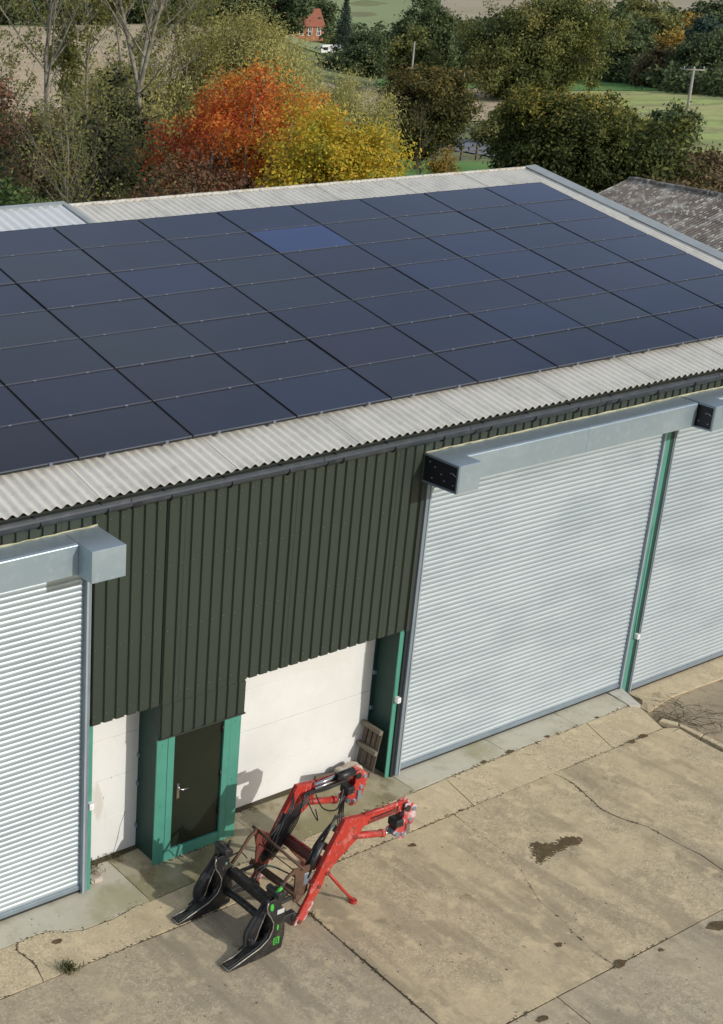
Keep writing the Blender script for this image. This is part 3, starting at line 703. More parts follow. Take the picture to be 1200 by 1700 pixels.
q.bb(gw, cw - gw, gw, cd - gw, -ct + .002, -ct + .006)
me_fr = q.mesh('frame'); me_fr.materials.append(M['pframe'])
q = MB(); q.bb(0, cw, 0, gw * .8, -.014, 0.0005); me_fe = q.mesh('lower_frame'); me_fe.materials.append(M['pedge_lit'])
q = MB(); q.bb(-.022, .022, -.022, .004, -.03, .004); me_cl = q.mesh('clamp'); me_cl.materials.append(M['clamp'])
q = MB(); q.bb(-.02, .02, .02, PDS * 1 + .0, -.085, -.042); me_rl = q.mesh('mounting_rail'); me_rl.materials.append(M['clamp'])
tint = {}
prng = random.Random(5)
NAMES = ['navy', 'slate grey', 'near black', 'green-tinged grey', 'violet-tinged', 'deep blue', 'bright blue']
for c in range(-1, 9):
    for r in range(7):
        t = prng.choices(range(6), [5, 5, 4, 2, 3, 2])[0]
        if (c, r) == (4, 5): t = 6
        if (c, r) in ((2, 4), (5, 3), (6, 3), (6, 4)): t = 5
        if (c, r) in ((3, 4), (3, 5), (5, 6), (7, 6)): t = 3 if (c, r) == (3, 4) else 1
        x = PX0 + c * PWX
        col = 9 - c
        lab = '%s solar panel, %s row above the eave, %s column from the right verge' % (NAMES[t], ORD[r], ORD[col - 1])
        p = empty('solar_panel', group='solar panels laid in rows on the barn roof', label=lab, category='solar panel')
        p.matrix_world = PM @ Matrix.Translation((x + .010, r * PDS + .011, prng.uniform(-.003, .003))) @ Matrix.Rotation(prng.uniform(-.0035, .0035), 4, 'X') @ Matrix.Rotation(prng.uniform(-.002, .002), 4, 'Y')
        put('frame', me_fr, p); put('lower_frame', me_fe, p); put('cell_sheet', me_cells[t], p)
        for fx in (.24, .76):
            o = put('clamp', me_cl, p); o.location = (cw * fx + prng.uniform(-.03, .03), 0, 0)
            o = put('mounting_rail', me_rl, p); o.location = (cw * fx, 0, 0)
        if r == 6:
            for fx in (.24, .76):
                o = put('clamp', me_cl, p); o.location = (cw * fx, cd + .015, 0)

# ------------------------------------------------------------------ front loader with black bale grab
LD = empty('front_loader', (0, 0, 0), label='red tractor front loader with black green-badged grab standing before the green door', category='front loader')
YN0, YN1, YF0, YF1 = -1.985, -1.915, -1.085, -1.015
arm = [(1.63, .02), (1.72, .02), (1.80, .06), (1.92, .26), (2.01, .42), (2.08, .60), (2.16, .70), (2.33, .83), (2.58, 1.0), (2.62, 1.145), (3.40, 1.15), (3.385, 1.28), (2.70, 1.315), (2.34, 1.365), (2.12, 1.0), (1.87, .54), (1.835, .40), (1.66, .11)]
knee = [(2.01, .42), (2.08, .60), (2.16, .70), (2.33, .83), (2.58, 1.0), (2.66, 1.145), (2.70, 1.315), (2.34, 1.365), (2.12, 1.0), (1.87, .54)]
for (y0, y1) in ((YN0, YN1), (YF0, YF1)):
    near = y0 == YN0
    a = MB(); a.xz(arm, y0 + .012, y1 - .012)
    a = a.build('loader_arm', M['red'] if near else M['red'], LD, bevel=.006)
    MB().xz(knee, y0, y0 + .011).build('knee_plate', M['red'], a, bevel=.003); MB().xz(knee, y1 - .011, y1).build('knee_plate', M['red'], a, bevel=.003)
    # rounded top flange of the beam and worn lower end
    MB().tube([(2.69, (y0 + y1) / 2, 1.305), (3.39, (y0 + y1) / 2, 1.272)], .030, 8).build('beam_flange', M['red'], a)
    MB().xz([(2.76, 1.165), (3.3, 1.165), (3.3, 1.195), (2.76, 1.20)], y0 + .004, y0 + .0125).build('beam_groove', M['darkred'], a)
    MB().xz([(1.62, .015), (1.80, .055), (1.93, .27), (1.86, .32), (1.66, .12)], y0 + .006, y1 - .006).build('arm_shoe', M['redfaded'], a, bevel=.004)
    for (px, pz) in ((2.10, .655), (2.55, 1.04), (1.70, .07), (1.98, .50)):
        MB().tube([(px, y0 - .015, pz), (px, y1 + .015, pz)], .028, 10).build('pin', M['darkred'], a)
    ym = (y0 + y1) / 2
    cyl = MB(); cyl.tube([(2.50, ym, 1.055), (3.05, ym, .905)], .047, 12); cyl.tube([(3.02, ym, .913), (3.08, ym, .897)], .055, 12); cyl = cyl.build('lift_cylinder', M['red'], LD)
    MB().tube([(3.07, ym, .90), (3.22, ym, .86)], .024, 10).build('piston_rod', M['chrome'], cyl)
    br = [(3.36, 1.275), (3.47, 1.285), (3.58, 1.19), (3.565, 1.03), (3.49, .86), (3.40, .755), (3.30, .76), (3.19, .89), (3.28, .97), (3.36, 1.10)]
    bk = MB(); bk.xz(br, y0 - .035, y0 - .018); bk.xz(br, y1 + .018, y1 + .035); bk.bb(3.40, 3.56, y0 - .018, y1 + .018, 1.02, 1.10)
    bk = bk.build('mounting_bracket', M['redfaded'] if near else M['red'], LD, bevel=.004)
    for (px, pz, rr) in ((3.40, 1.21, .045), (3.25, .86, .04), (3.47, 1.02, .03), (3.36, .83, .03), (3.52, 1.17, .03)):
        MB().tube([(px, y0 - .055, pz), (px, y1 + .055, pz)], rr, 10).build('pin', M['guide'] if rr < .042 else M['black'], bk)
    MB().bb(3.22, 3.36, y0 - .045, y1 + .045, .95, 1.06).build('locking_block', M['black'], bk, bevel=.01)
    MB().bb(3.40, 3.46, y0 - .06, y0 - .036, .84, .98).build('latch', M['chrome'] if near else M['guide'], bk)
# long name strip on each beam
for y in (YN0 + .0105, ):
    MB().xz([(2.80, 1.215), (3.18, 1.215), (3.18, 1.235), (2.80, 1.24)], y - .004, y).build('pinstripe', M['black'], LD)
    MB().xz([(3.20, 1.195), (3.225, 1.195), (3.225, 1.255), (3.20, 1.255)], y - .004, y).build('pinstripe', M['black'], LD)
    MB().xz([(3.25, 1.193), (3.275, 1.193), (3.275, 1.253), (3.25, 1.253)], y - .004, y).build('pinstripe', M['black'], LD)
# far beam: chrome parking cylinder lying over it
q = MB(); q.tube([(2.60, -1.13, 1.33), (3.02, -1.13, 1.345)], .022, 8); q.tube([(2.60, -1.13, 1.27), (3.02, -1.13, 1.285)], .022, 8); q.build('tilt_rod', M['chrome'], LD)
MB().tube([(2.99, -1.13, 1.315), (3.28, -1.13, 1.325)], .062, 10).build('tilt_cylinder', M['black'], LD)
# stand leg
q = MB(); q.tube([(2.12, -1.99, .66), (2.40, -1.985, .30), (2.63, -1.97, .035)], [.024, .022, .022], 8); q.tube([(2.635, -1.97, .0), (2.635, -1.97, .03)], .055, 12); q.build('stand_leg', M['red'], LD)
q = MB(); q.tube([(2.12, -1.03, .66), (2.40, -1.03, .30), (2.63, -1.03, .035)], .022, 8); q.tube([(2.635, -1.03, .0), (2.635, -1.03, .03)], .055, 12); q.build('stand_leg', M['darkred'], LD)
# cross members
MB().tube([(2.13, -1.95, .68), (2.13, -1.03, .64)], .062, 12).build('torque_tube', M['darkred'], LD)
MB().tube([(2.20, -1.90, .72), (2.20, -1.08, .69)], .026, 8).build('hydraulic_pipe', M['red'], LD)
MB().tube([(1.69, -1.95, .44), (1.69, -1.03, .38)], .05, 12).build('cross_tube', M['rust'], LD)
MB().tube([(1.76, -1.93, .80), (1.65, -1.04, .96)], .020, 8).build('carriage_bar', M['rust'], LD)
MB().tube([(1.74, -1.90, .70), (1.70, -1.10, .73)], .008, 6).build('carriage_bar', M['rust'], LD)
# tilt links: upright plates above the lower pivots and the curved rods to the grab
for (ys, top) in ((-1.12, .98), (-1.88, .84)):
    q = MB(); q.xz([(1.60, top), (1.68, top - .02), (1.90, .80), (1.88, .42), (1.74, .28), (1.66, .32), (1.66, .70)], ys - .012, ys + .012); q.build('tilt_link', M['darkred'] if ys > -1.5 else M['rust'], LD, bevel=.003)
    z1 = .60 if ys > -1.5 else .42
    MB().tube([(1.62, ys - .03, top - .01), (1.50, ys - .03, top - .08), (1.36, ys - .03, .72 if ys > -1.5 else .58), (1.24, ys - .03, z1)], .022, 8).build('tilt_rod', M['rust'], LD)
    q = MB(); q.bb(1.20, 1.68, ys - .05, ys + .03, .10, .19); q.tube([(1.66, ys - .07, .12), (1.66, ys + .05, .12)], .06, 10); q.tube([(1.30, ys - .06, .45), (1.62, ys - .02, .42)], .03, 8); q.build('hitch_hook', M['black'], LD, bevel=.008)
# valve blocks and long black cylinders beside the arms
MB().tube([(1.86, -1.86, .62), (2.10, -1.86, 1.06)], .045, 10).build('crowd_cylinder', M['black'], LD)
MB().tube([(2.08, -1.86, 1.02), (2.30, -1.86, 1.38)], .018, 8).build('hydraulic_pipe', M['black'], LD)
MB().tube([(1.82, -1.15, .52), (2.12, -1.15, 1.04)], .055, 10).build('crowd_cylinder', M['black'], LD)
q = MB(); q.bb(1.80, 1.92, -1.90, -1.80, .52, .70); q.tube([(1.86, -1.86, .72), (1.86, -1.86, .78)], .03, 8); q.build('valve_block', M['guide'], LD, bevel=.01)
def hose(pts, r=.011, mat='hose', name='hose'):
    pts = [Vector(p) for p in pts]; out = []
    for i in range(len(pts) - 1):
        p0 = pts[max(i - 1, 0)]; p1 = pts[i]; p2 = pts[i + 1]; p3 = pts[min(i + 2, len(pts) - 1)]
        for t in np.linspace(0, 1, 6, endpoint=False):
            t = float(t)
            out.append(.5 * ((2 * p1) + (p2 - p0) * t + (2 * p0 - 5 * p1 + 4 * p2 - p3) * t * t + (3 * p1 - p0 - 3 * p2 + p3) * t ** 3))
    out.append(pts[-1])
    MB().tube(out, r, 6).build(name, M[mat], LD)
for d in range(5):                                             # bundle clipped along the far arm
    e = d * .022
    hose([(3.25, -1.12 - e * .3, 1.20 + e * .3), (2.85, -1.12, 1.17 + e * .6), (2.52, -1.13, 1.20 + e * .6), (2.38, -1.14 - e * .3, 1.13 + e), (2.20 + e, -1.15 - e * .4, .90), (1.98 + e, -1.15 - e * .3, .62), (1.84 + e, -1.14, .48 - e)], .008)
for d in range(5):
    e = d * .024
    hose([(2.50, -1.155 - .01 * (d % 2), 1.14 + e), (2.30 - e * .3, -1.17, 1.02 + e), (2.08 - e * .5, -1.175, .74 + e), (1.90 - e * .6, -1.15, .50 + e), (1.78 - e * .3, -1.13, .40 + e)], .008)
for d in range(3):
    hose([(2.34, -1.0 - .02 * d, 1.30), (2.20 - .03 * d, -1.18, 1.16), (2.02 - .04 * d, -1.22, .92), (1.90 - .03 * d, -1.19, .66), (1.80, -1.15, .52)], .010)
MB().bb(1.93, 2.07, -1.165, -1.105, .62, .86).build('valve_block', M['black'], LD, bevel=.01)
for d in range(4):                                             # slack loops hanging from the far bracket
    e = d * .05
    hose([(3.18 - e * .3, -1.12, .98), (3.10 - e, -1.20 - e * .4, .72), (2.98 - e, -1.40 - e, .45), (2.76 - e * .6, -1.66, .55 + e * .4), (2.46 - e, -1.86, .95)], .010)
hose([(2.62, -1.14, 1.18), (2.70, -1.22, .98), (2.92, -1.24, .90), (3.06, -1.18, 1.02), (3.12, -1.14, 1.10)], .010)
hose([(2.48, -1.15, 1.12), (2.54, -1.22, .94), (2.60, -1.24, .84), (2.58, -1.20, 1.0)], .008)
for d in range(3):
    hose([(1.88 + .02 * d, -1.17, .60), (1.78 + .03 * d, -1.22 - .02 * d, .82 - .05 * d), (1.98 + .03 * d, -1.20, .98 + .02 * d), (2.16, -1.17, 1.10)], .010)
for d in range(2):                                             # green-sleeved pair to the grab
    hose([(1.24, -1.56 - .05 * d, .58), (1.30, -1.55 - .05 * d, .72), (1.46, -1.58 - .04 * d, .76 + .01 * d), (1.66, -1.70, .66), (1.82, -1.84, .56)], .010)
hose([(1.44, -1.59, .765), (1.54, -1.63, .735), (1.60, -1.665, .70)], .014, 'green')
for d in range(3): hose([(1.84, -1.83 + .02 * d, .60), (1.93, -1.82, .80 + .03 * d), (2.06, -1.83 + .02 * d, 1.02), (2.26, -1.85, 1.30), (2.40, -1.88, 1.36)], .010)
hose([(1.30, -1.90, .60), (1.42, -1.92, .62), (1.50, -1.93, .50)], .008)
hose([(1.30, -1.08, .66), (1.42, -1.10, .68), (1.52, -1.12, .56)], .008)
for z in (.74, .98, 1.2): MB().box((1.98 + (z - .74) * .66, -1.875, z), (.09, .05, .03), Matrix.Rotation(-1.05, 3, 'Y')).build('hose_clip', M['chrome'], LD)
# black grab: two hands on cross tubes
G = MB(); G.bb(1.14, 1.26, -2.02, -1.22, .47, .60); G.build('grab_beam', M['black'], LD, bevel=.012)
MB().tube([(1.15, -2.04, .27), (1.15, -1.7, .27), (1.15, -1.35, .26), (1.13, -1.15, .24)], .052, 12).build('grab_tube', M['black'], LD)
def hand(yn, yf, near):
    """yn: side nearer the yard, yf: side nearer the wall"""
    H = empty('grab_hand'); H.parent = LD
    edge = [(.37, .03), (.53, .075), (.69, .125), (.86, .175), (.99, .263), (1.043, .375), (1.044, .473), (.992, .576), (.942, .653), (.925, .74), (.938, .81)]
    back = [(1.05, .815), (1.126, .735), (1.22, .568), (1.238, .263), (1.204, .042), (.99, .008), (.70, .004), (.38, .0)]
    MB().xz(edge + back, yn, yn + .022).build('side_plate', M['black'], H, bevel=.004)
    dk = [(.40, .03), (.55, .04), (.70, .05), (.79, .10), (.775, .20), (.79, .30), (.88, .435), (.995, .556), (1.07, .656), (1.12, .737), (1.17, .80)]
    MB().xz([(.69, .004), (.70, .05)] + dk[3:] + [(1.28, .80), (1.30, .60), (1.27, .25), (1.21, .02), (.99, .006)], yf - .022, yf).build('side_plate', M['black'], H, bevel=.004)
    MB().tube([(x, yf - .004, z) for x, z in dk[2:]], [.03] * 9, 8).build('rolled_edge', M['rubber'], H)
    MB().tube([(x - .004, yn - .004, z) for x, z in edge], .0085, 5).build('worn_rim', M['worn_edge'], H)
    fy = yn + .145
    MB().tube([(.38, fy, .036), (.55, fy, .06), (.72, fy + .03, .085)], .0085, 5).build('worn_rim', M['worn_edge'], H)
    MB().xz([(.375, .0), (.375, .034), (.55, .058), (.74, .085), (.74, .0)], fy - .012, fy).build('foot_flange', M['black'], H)
    MB().tube([(.37, yn, .032), (.375, fy, .032)], .0085, 5).build('worn_rim', M['worn_edge'], H)
    # curved sheet joining the two plates, open in the middle
    ne, nt_ = 11, 7
    def S(i, t):
        i0 = min(int(i), ne - 2); f = i - i0
        a = Vector((edge[i0][0] * (1 - f) + edge[i0 + 1][0] * f, yn + .02, edge[i0][1] * (1 - f) + edge[i0 + 1][1] * f))
        c = Vector((dk[i0][0] * (1 - f) + dk[i0 + 1][0] * f, (yn + .125 if i < 1.6 else yf - .02), dk[i0][1] * (1 - f) + dk[i0 + 1][1] * f))
        p = a.lerp(c, t); p.x += .05 * math.sin(math.pi * t) * min(1, max(0, (i - 2) / 2)); return p
    q = MB(); vs = []; ni = 41
    for i in range(ni):
        for j in range(nt_): vs.append(S((ne - 1) * i / (ni - 1), j / (nt_ - 1)))
    fs = []
    for i in range(ni - 1):
        for j in range(nt_ - 1):
            s = (ne - 1) * (i + .5) / (ni - 1)
            if 3.6 < s < 7.2 and 1 <= j <= 3 and (j > 1 or 4.4 < s < 6.6): continue
            fs.append((i * nt_ + j, i * nt_ + j + 1, (i + 1) * nt_ + j + 1, (i + 1) * nt_ + j))
    q.add(vs, fs, True); sh = q.build('curved_pad', M['black'], H)
    md = sh.modifiers.new('thick', 'SOLIDIFY'); md.thickness = .012
    MB().tube([S(s, .62) + Vector((-.012, 0, 0)) for s in np.linspace(3.5, 7.3, 12)], .008, 5).build('inner_rim', M['worn_edge'], H)
    MB().bb(1.02, 1.2, yn + .03, yf - .03, .10, .74).build('box_section', M['black'], H, bevel=.02)
    q = MB(); q.tube([(1.12, yn - .02, .84), (1.12, yf + .02, .84)], .05, 10); q.bb(1.06, 1.22, yn + .01, yf - .01, .74, .84); q.tube([(1.19, (yn + yf) / 2, .8), (1.24, (yn + yf) / 2, .93)], .022, 8); q.build('top_pivot', M['black'], H, bevel=.006)
    MB().bb(.40, .74, yn + .03, yn + .12, .004, .022).build('foot_channel', M['black'], H)
    MB().bb(.41, .47, yn + .035, yn + .115, .022, .034).build('wear_pad', M['guide'], H)
    if near:
        def oval(cx, cz, a, c, th, n=14): return [(cx + a * math.cos(t) * math.cos(th) - c * math.sin(t) * math.sin(th), cz + a * math.cos(t) * math.sin(th) + c * math.sin(t) * math.cos(th)) for t in np.linspace(0, 2 * math.pi, n, endpoint=False)]
        MB().xz(oval(1.00, .715, .028, .055, .15), yn - .004, yn - .001).build('green_badge', M['sticker'], H)
        MB().xz(oval(1.115, .38, .016, .045, 0, 10), yn - .004, yn - .001).build('green_badge', M['sticker'], H)
        MB().xz([(1.06, .235), (1.155, .235), (1.155, .13), (1.06, .13)], yn - .004, yn - .001).build('green_badge', M['sticker'], H)
        MB().xz([(1.09, .64), (1.20, .64), (1.20, .575), (1.09, .575)], yn - .004, yn - .001).build('white_plate', M['labelw'], H)
        cu = bpy.data.curves.new('badge_letter', 'FONT'); cu.body = 'B'; cu.size = .13; cu.extrude = .001
        tmp = bpy.data.objects.new('badge_letter_curve', cu); COL.objects.link(tmp)
        me = bpy.data.meshes.new_from_object(tmp.evaluated_get(bpy.context.evaluated_depsgraph_get())); bpy.data.objects.remove(tmp)
        me.materials.clear(); me.materials.append(M['black']); o = put('badge_letter', me, H)
        o.location = (1.068, yn - .0055, .137); o.rotation_euler = (math.pi / 2, 0, 0)
        MB().tube([(1.10, yn + .05, .86), (1.16, yn + .03, .93)], .022, 8).build('green_lever', M['sticker'], H)
    else:
        MB().tube([(1.10, yn - .004, .69), (1.10, yn - .012, .69)], .02, 8).build('bolt', M['guide'], H)
    return H
hand(-2.22, -2.02, True); hand(-1.20, -1.0, False)

# ------------------------------------------------------------------ pallet, rubble, weeds
pal = empty('wooden_pallet', label='small weathered wooden pallet leaning in the corner by the green column', category='pallet')
BL, BR, TL = Vector((5.00, .48, .03)), Vector((4.99, .10, .02)), Vector((5.11, .36, .80))
ex = (BR - BL).normalized(); ez = (TL - BL); ez -= ex * ez.dot(ex); hh = ez.length; ez.normalize(); en = ez.cross(ex)
wd = (BR - BL).length
PF = Matrix(((ex.x, en.x, ez.x), (ex.y, en.y, ez.y), (ex.z, en.z, ez.z)))
if en.x > 0: sgn = -1
else: sgn = 1
def pbox(u0, u1, n0, n1, w0, w1, mat, name):
    c = BL + ex * ((u0 + u1) / 2) + en * (sgn * (n0 + n1) / 2) + ez * ((w0 + w1) / 2)
    MB().box(c, (u1 - u0, abs(n1 - n0), w1 - w0), PF).build(name, M[mat], pal, bevel=.004)
for i in range(4):
    u = .01 + i * (wd - .09) / 3; pbox(u, u + .075, 0.0, .018, .02, hh - .02, 'pallet', 'slat')
for w in (.0, hh * .46, hh - .07): pbox(-.01, wd + .01, .020, .085, w, w + .07, 'palletlit', 'bearer')

def rock(name, c, s, seed, mat='stone', **tags):
    bm = bmesh.new(); bmesh.ops.create_icosphere(bm, subdivisions=3, radius=1)
    for v in bm.verts:
        d = 1 + .35 * mnoise.noise(v.co * 1.3 + Vector((seed, 0, 0))) + .12 * mnoise.noise(v.co * 4 + Vector((seed, 3, 0)))
        v.co = Vector((max(-.8, min(.8, v.co.x * d)) * s[0], max(-.75, min(.75, v.co.y * d)) * s[1], max(-.6, min(.7, v.co.z * d)) * s[2])) + Vector(c)
    me = bpy.data.meshes.new(name); bm.to_mesh(me); bm.free(); me.materials.append(M[mat])
    return put(name, me, **tags)
rock('rubble_lump', (4.66, .26, .10), (.26, .16, .17), 3, label='pale lump of concrete rubble against the white wall behind the loader', category='rubble')
rock('rubble_lump', (4.36, .30, .05), (.12, .1, .08), 8, mat='pallet', label='small dark lump of rubble left of the pale one by the wall', category='rubble')
rock('stone', (-.02, .13, .03), (.12, .09, .05), 5, label='flat grey stone at the foot of the left roller door post', category='stone')
pk = MB(); pk.box((4.25, .30, .14), (.62, .035, .11), Matrix.Rotation(.12, 3, 'Z') @ Matrix.Rotation(.25, 3, 'Y')); pk.build('timber_offcut', M['pallet'], label='dark board leaning by the white wall behind the red loader arm', category='board')
def tuft(c, n, r, h, **tags):
    base = np.array(c)[None, :] + RNG.normal(size=(n, 3)) * np.array([r, r, 0]) * .5
    d = RNG.normal(size=(n, 3)); d[:, 2] = np.abs(d[:, 2]) + .5; d /= np.linalg.norm(d, axis=1)[:, None]
    tip = base + d * h * RNG.uniform(.5, 1.2, (n, 1)); tip[:, 2] = np.maximum(tip[:, 2], .01)
    sd = np.cross(d, [0, 0, 1.0]); sd /= np.linalg.norm(sd, axis=1)[:, None] + 1e-6
    w = .006
    mid = (base + tip) / 2 + np.array([0, 0, .02])
    V = np.stack([base - sd * w * .6, mid - sd * w, tip, mid + sd * w], 1)
    return put(tags.pop('name'), quad_mesh('blades', V, M['weed']), **tags)
tuft((-1.27, -1.19, 0), 180, .10, .10, name='weed_tuft', label='dry brown-green weed growing in the concrete joint before the left door', category='weed')
tuft((.0, .36, 0), 120, .20, .12, name='weed_tuft', label='sparse weeds at the foot of the white wall beside the left door', category='weed')
tuft((.45, .38, 0), 50, .16, .10, name='weed_tuft', label='thin weeds in the wall corner left of the green entrance', category='weed')
tuft((1.98, -1.9, 0), 40, .04, .04, name='weed_tuft', label='small green weed in the joint below the loader stand', category='weed')
# dead twigs
q = MB(); rr = random.Random(3)
for i in range(80):
    t = rr.random(); cx = 10.62 + .35 * rr.gauss(0, 1) + .5 * t; cyy = -.95 - .35 * rr.gauss(0, 1) * .9 - .9 * (1 - t) * rr.random()
    if cx < 10.56: cx = 10.56 + rr.random() * .3
    a = rr.uniform(0, 6.28); l = rr.uniform(.12, .45); z = -.16 + .14 * float(sst(-cyy, .7, 2.2)) + rr.random() * .10
    p0 = Vector((cx, cyy, z)); p1 = p0 + Vector((math.cos(a) * l, math.sin(a) * l, rr.uniform(-.03, .10)))
    q.tube([p0, (p0 + p1) / 2 + Vector((rr.uniform(-.04, .04), rr.uniform(-.04, .04), rr.uniform(0, .04))), p1], [.004, .0035, .0015], 4, caps=False)
q.build('twig_heap', M['twig'], label='tangle of dead brown twigs on the dirt beyond the slab edge', category='twigs')

# ------------------------------------------------------------------ old barn on the right
OB = empty('old_barn', label='low old barn with lichen-covered corrugated roof behind the right gable', category='barn')
r0, r1 = Vector((44.6, 25.6, 4.0)), Vector((42.84, 20.06, 4.0))
rd_ = (r1 - r0).normalized(); dn = Vector((rd_.y, -rd_.x, 0))
if dn.dot(Vector((CAM.x, CAM.y, 0)) - Vector((r0.x, r0.y, 0))) < 0: dn = -dn
slope = Vector((dn.x, dn.y, -.42)).normalized(); nrm = rd_.cross(slope); nrm = nrm if nrm.z > 0 else -nrm
OM = Matrix(((rd_.x, slope.x, nrm.x, r0.x), (rd_.y, slope.y, nrm.y, r0.y), (rd_.z, slope.z, nrm.z, r0.z), (0, 0, 0, 1)))
orf = empty('roof'); orf.parent = OB
me_o = corr('roof_sheet', 1.05, 1.86, .21, .042, .012, seg=8); me_o.materials.append(M['oldroof'])
for i in range(18):
    for r in range(3):
        o = put('roof_sheet', me_o, orf); o.matrix_local = OM @ Matrix.Translation((i * 1.05, r * 1.72, -.012 * r + random.uniform(-.01, .01))) @ Matrix.Rotation(.006, 4, 'X')
rp = MB().tube([r0 + Vector((0, 0, .02)) + rd_ * t + Vector((0, 0, random.uniform(-.02, .02))) for t in np.linspace(-.05, 19, 40)], .09, 8).build('ridge_cap', M['oldroof'], orf)
b2 = Matrix.Rotation(math.pi, 4, 'Z')
q = MB(); e0 = r0 - Vector((0, 0, .03)); nl = Vector((-dn.x, -dn.y, -.42)).normalized()
q.add([e0, e0 + rd_ * 19, e0 + rd_ * 19 + nl * 5, e0 + nl * 5], [(0, 1, 2, 3)]); q.build('rear_slope', M['oldroof'], orf)
def gab(t):
    c = r0 + rd_ * t - Vector((0, 0, .06)); a = c + slope * 4.9; d = c + nl * 4.9
    return [c, a, Vector((a.x, a.y, -.4)), Vector((d.x, d.y, -.4)), d]
g0, g1 = gab(.08), gab(18.8)
q = MB(); q.add(g0, [(0, 1, 2, 3, 4)]); q.add(g1, [(4, 3, 2, 1, 0)]); q.add([g0[1], g1[1], g1[2], g0[2]], [(0, 1, 2, 3)]); q.add([g0[4], g1[4], g1[3], g0[3]], [(3, 2, 1, 0)])
q.build('wall', M['oldwall'], OB)

# ------------------------------------------------------------------ trees and shrubs
def gz(x, y): return float(hgt(x, y))
def unit(n):
    v = RNG.normal(size=(n, 3)); return v / np.linalg.norm(v, axis=1)[:, None]
def limb(q, p0, p1, r0_, r1_, bend=.12, n=5, sides=6):
    p0, p1 = Vector(p0), Vector(p1); L = (p1 - p0).length
    off = Vector(RNG.normal(size=3)) * L * bend
    pts = []
    for i in range(n):
        t = i / (n - 1); pts.append(p0.lerp(p1, t) + off * math.sin(math.pi * t) + Vector((0, 0, -L * .06 * math.sin(math.pi * t))))
    q.tube(pts, [r0_ + (r1_ - r0_) * i / (n - 1) for i in range(n)], sides, caps=False)
    return pts

def crowned(name, x, y, rad, ztop, zbot, mat, bark, label, cat='tree', group=None, ncl=120, nleaf=90, leaf=.12, crad=.5, lobes=7, asp=.55, droop=0.0,
            trunk_r=.18, rz=None, shape=1.0, rough=.35, nlimb=16, skew=(0, 0), core=.35):
    z0 = gz(x, y); t = empty(name, (x, y, z0), label=label, category=cat)
    if group: t['group'] = group
    zc = (ztop + zbot) / 2; hz = (ztop - zbot) / 2
    # a handful of overlapping lobes make the uneven outline
    lc = unit(lobes) * np.array([.50, .50, .42]); lr = RNG.uniform(.42, .68, lobes)
    lc = np.vstack([lc, [[0, 0, 0]]]); lr = np.append(lr, .72)
    li = RNG.integers(0, len(lr), ncl); d = unit(ncl); d[:, 2] = d[:, 2] * .9 + .12
    rr_ = lr[li] * RNG.uniform(core, 1, ncl) ** .5
    c = lc[li] + d * rr_[:, None]
    if shape != 1.0: 
        w = 1 - shape * np.clip(c[:, 2], -1, 1); c[:, 0] *= w; c[:, 1] *= w
    C3 = np.stack([c[:, 0] * rad + skew[0] * c[:, 2], c[:, 1] * rad + skew[1] * c[:, 2], c[:, 2] * hz], 1)
    nl_ = RNG.integers(int(nleaf * .5), int(nleaf * 1.5), ncl)
    idx = np.repeat(np.arange(ncl), nl_)
    e = RNG.normal(size=(len(idx), 3)) * crad * RNG.uniform(.6, 1.25, ncl)[idx][:, None] * .6
    e[:, 2] *= .75
    if droop: e[:, 2] -= np.abs(RNG.normal(size=len(idx))) * droop
    P = C3[idx] + e
    out = P / (np.linalg.norm(P, axis=1)[:, None] + 1e-6)
    P = P + np.array([0, 0, zc - z0])
    P[:, 2] = np.maximum(P[:, 2], .05)
    V = leaves(P, leaf, out, asp, droop)
    put('crown', quad_mesh('crown', V, mat), t)
    q = MB(); fork = Vector((0, 0, max(.3, (zbot - z0) + hz * .25)))
    limb(q, (0, 0, -.2), fork, trunk_r, trunk_r * .75, .03, 5, 8)
    for i in RNG.permutation(ncl)[:nlimb]:
        tgt = C3[i] + np.array([0, 0, zc - z0]); s0 = fork * RNG.uniform(.55, 1.0)
        limb(q, s0, tgt, trunk_r * .45, trunk_r * .06, .10, 5, 5)
    q.build('trunk', bark, t)
    return t

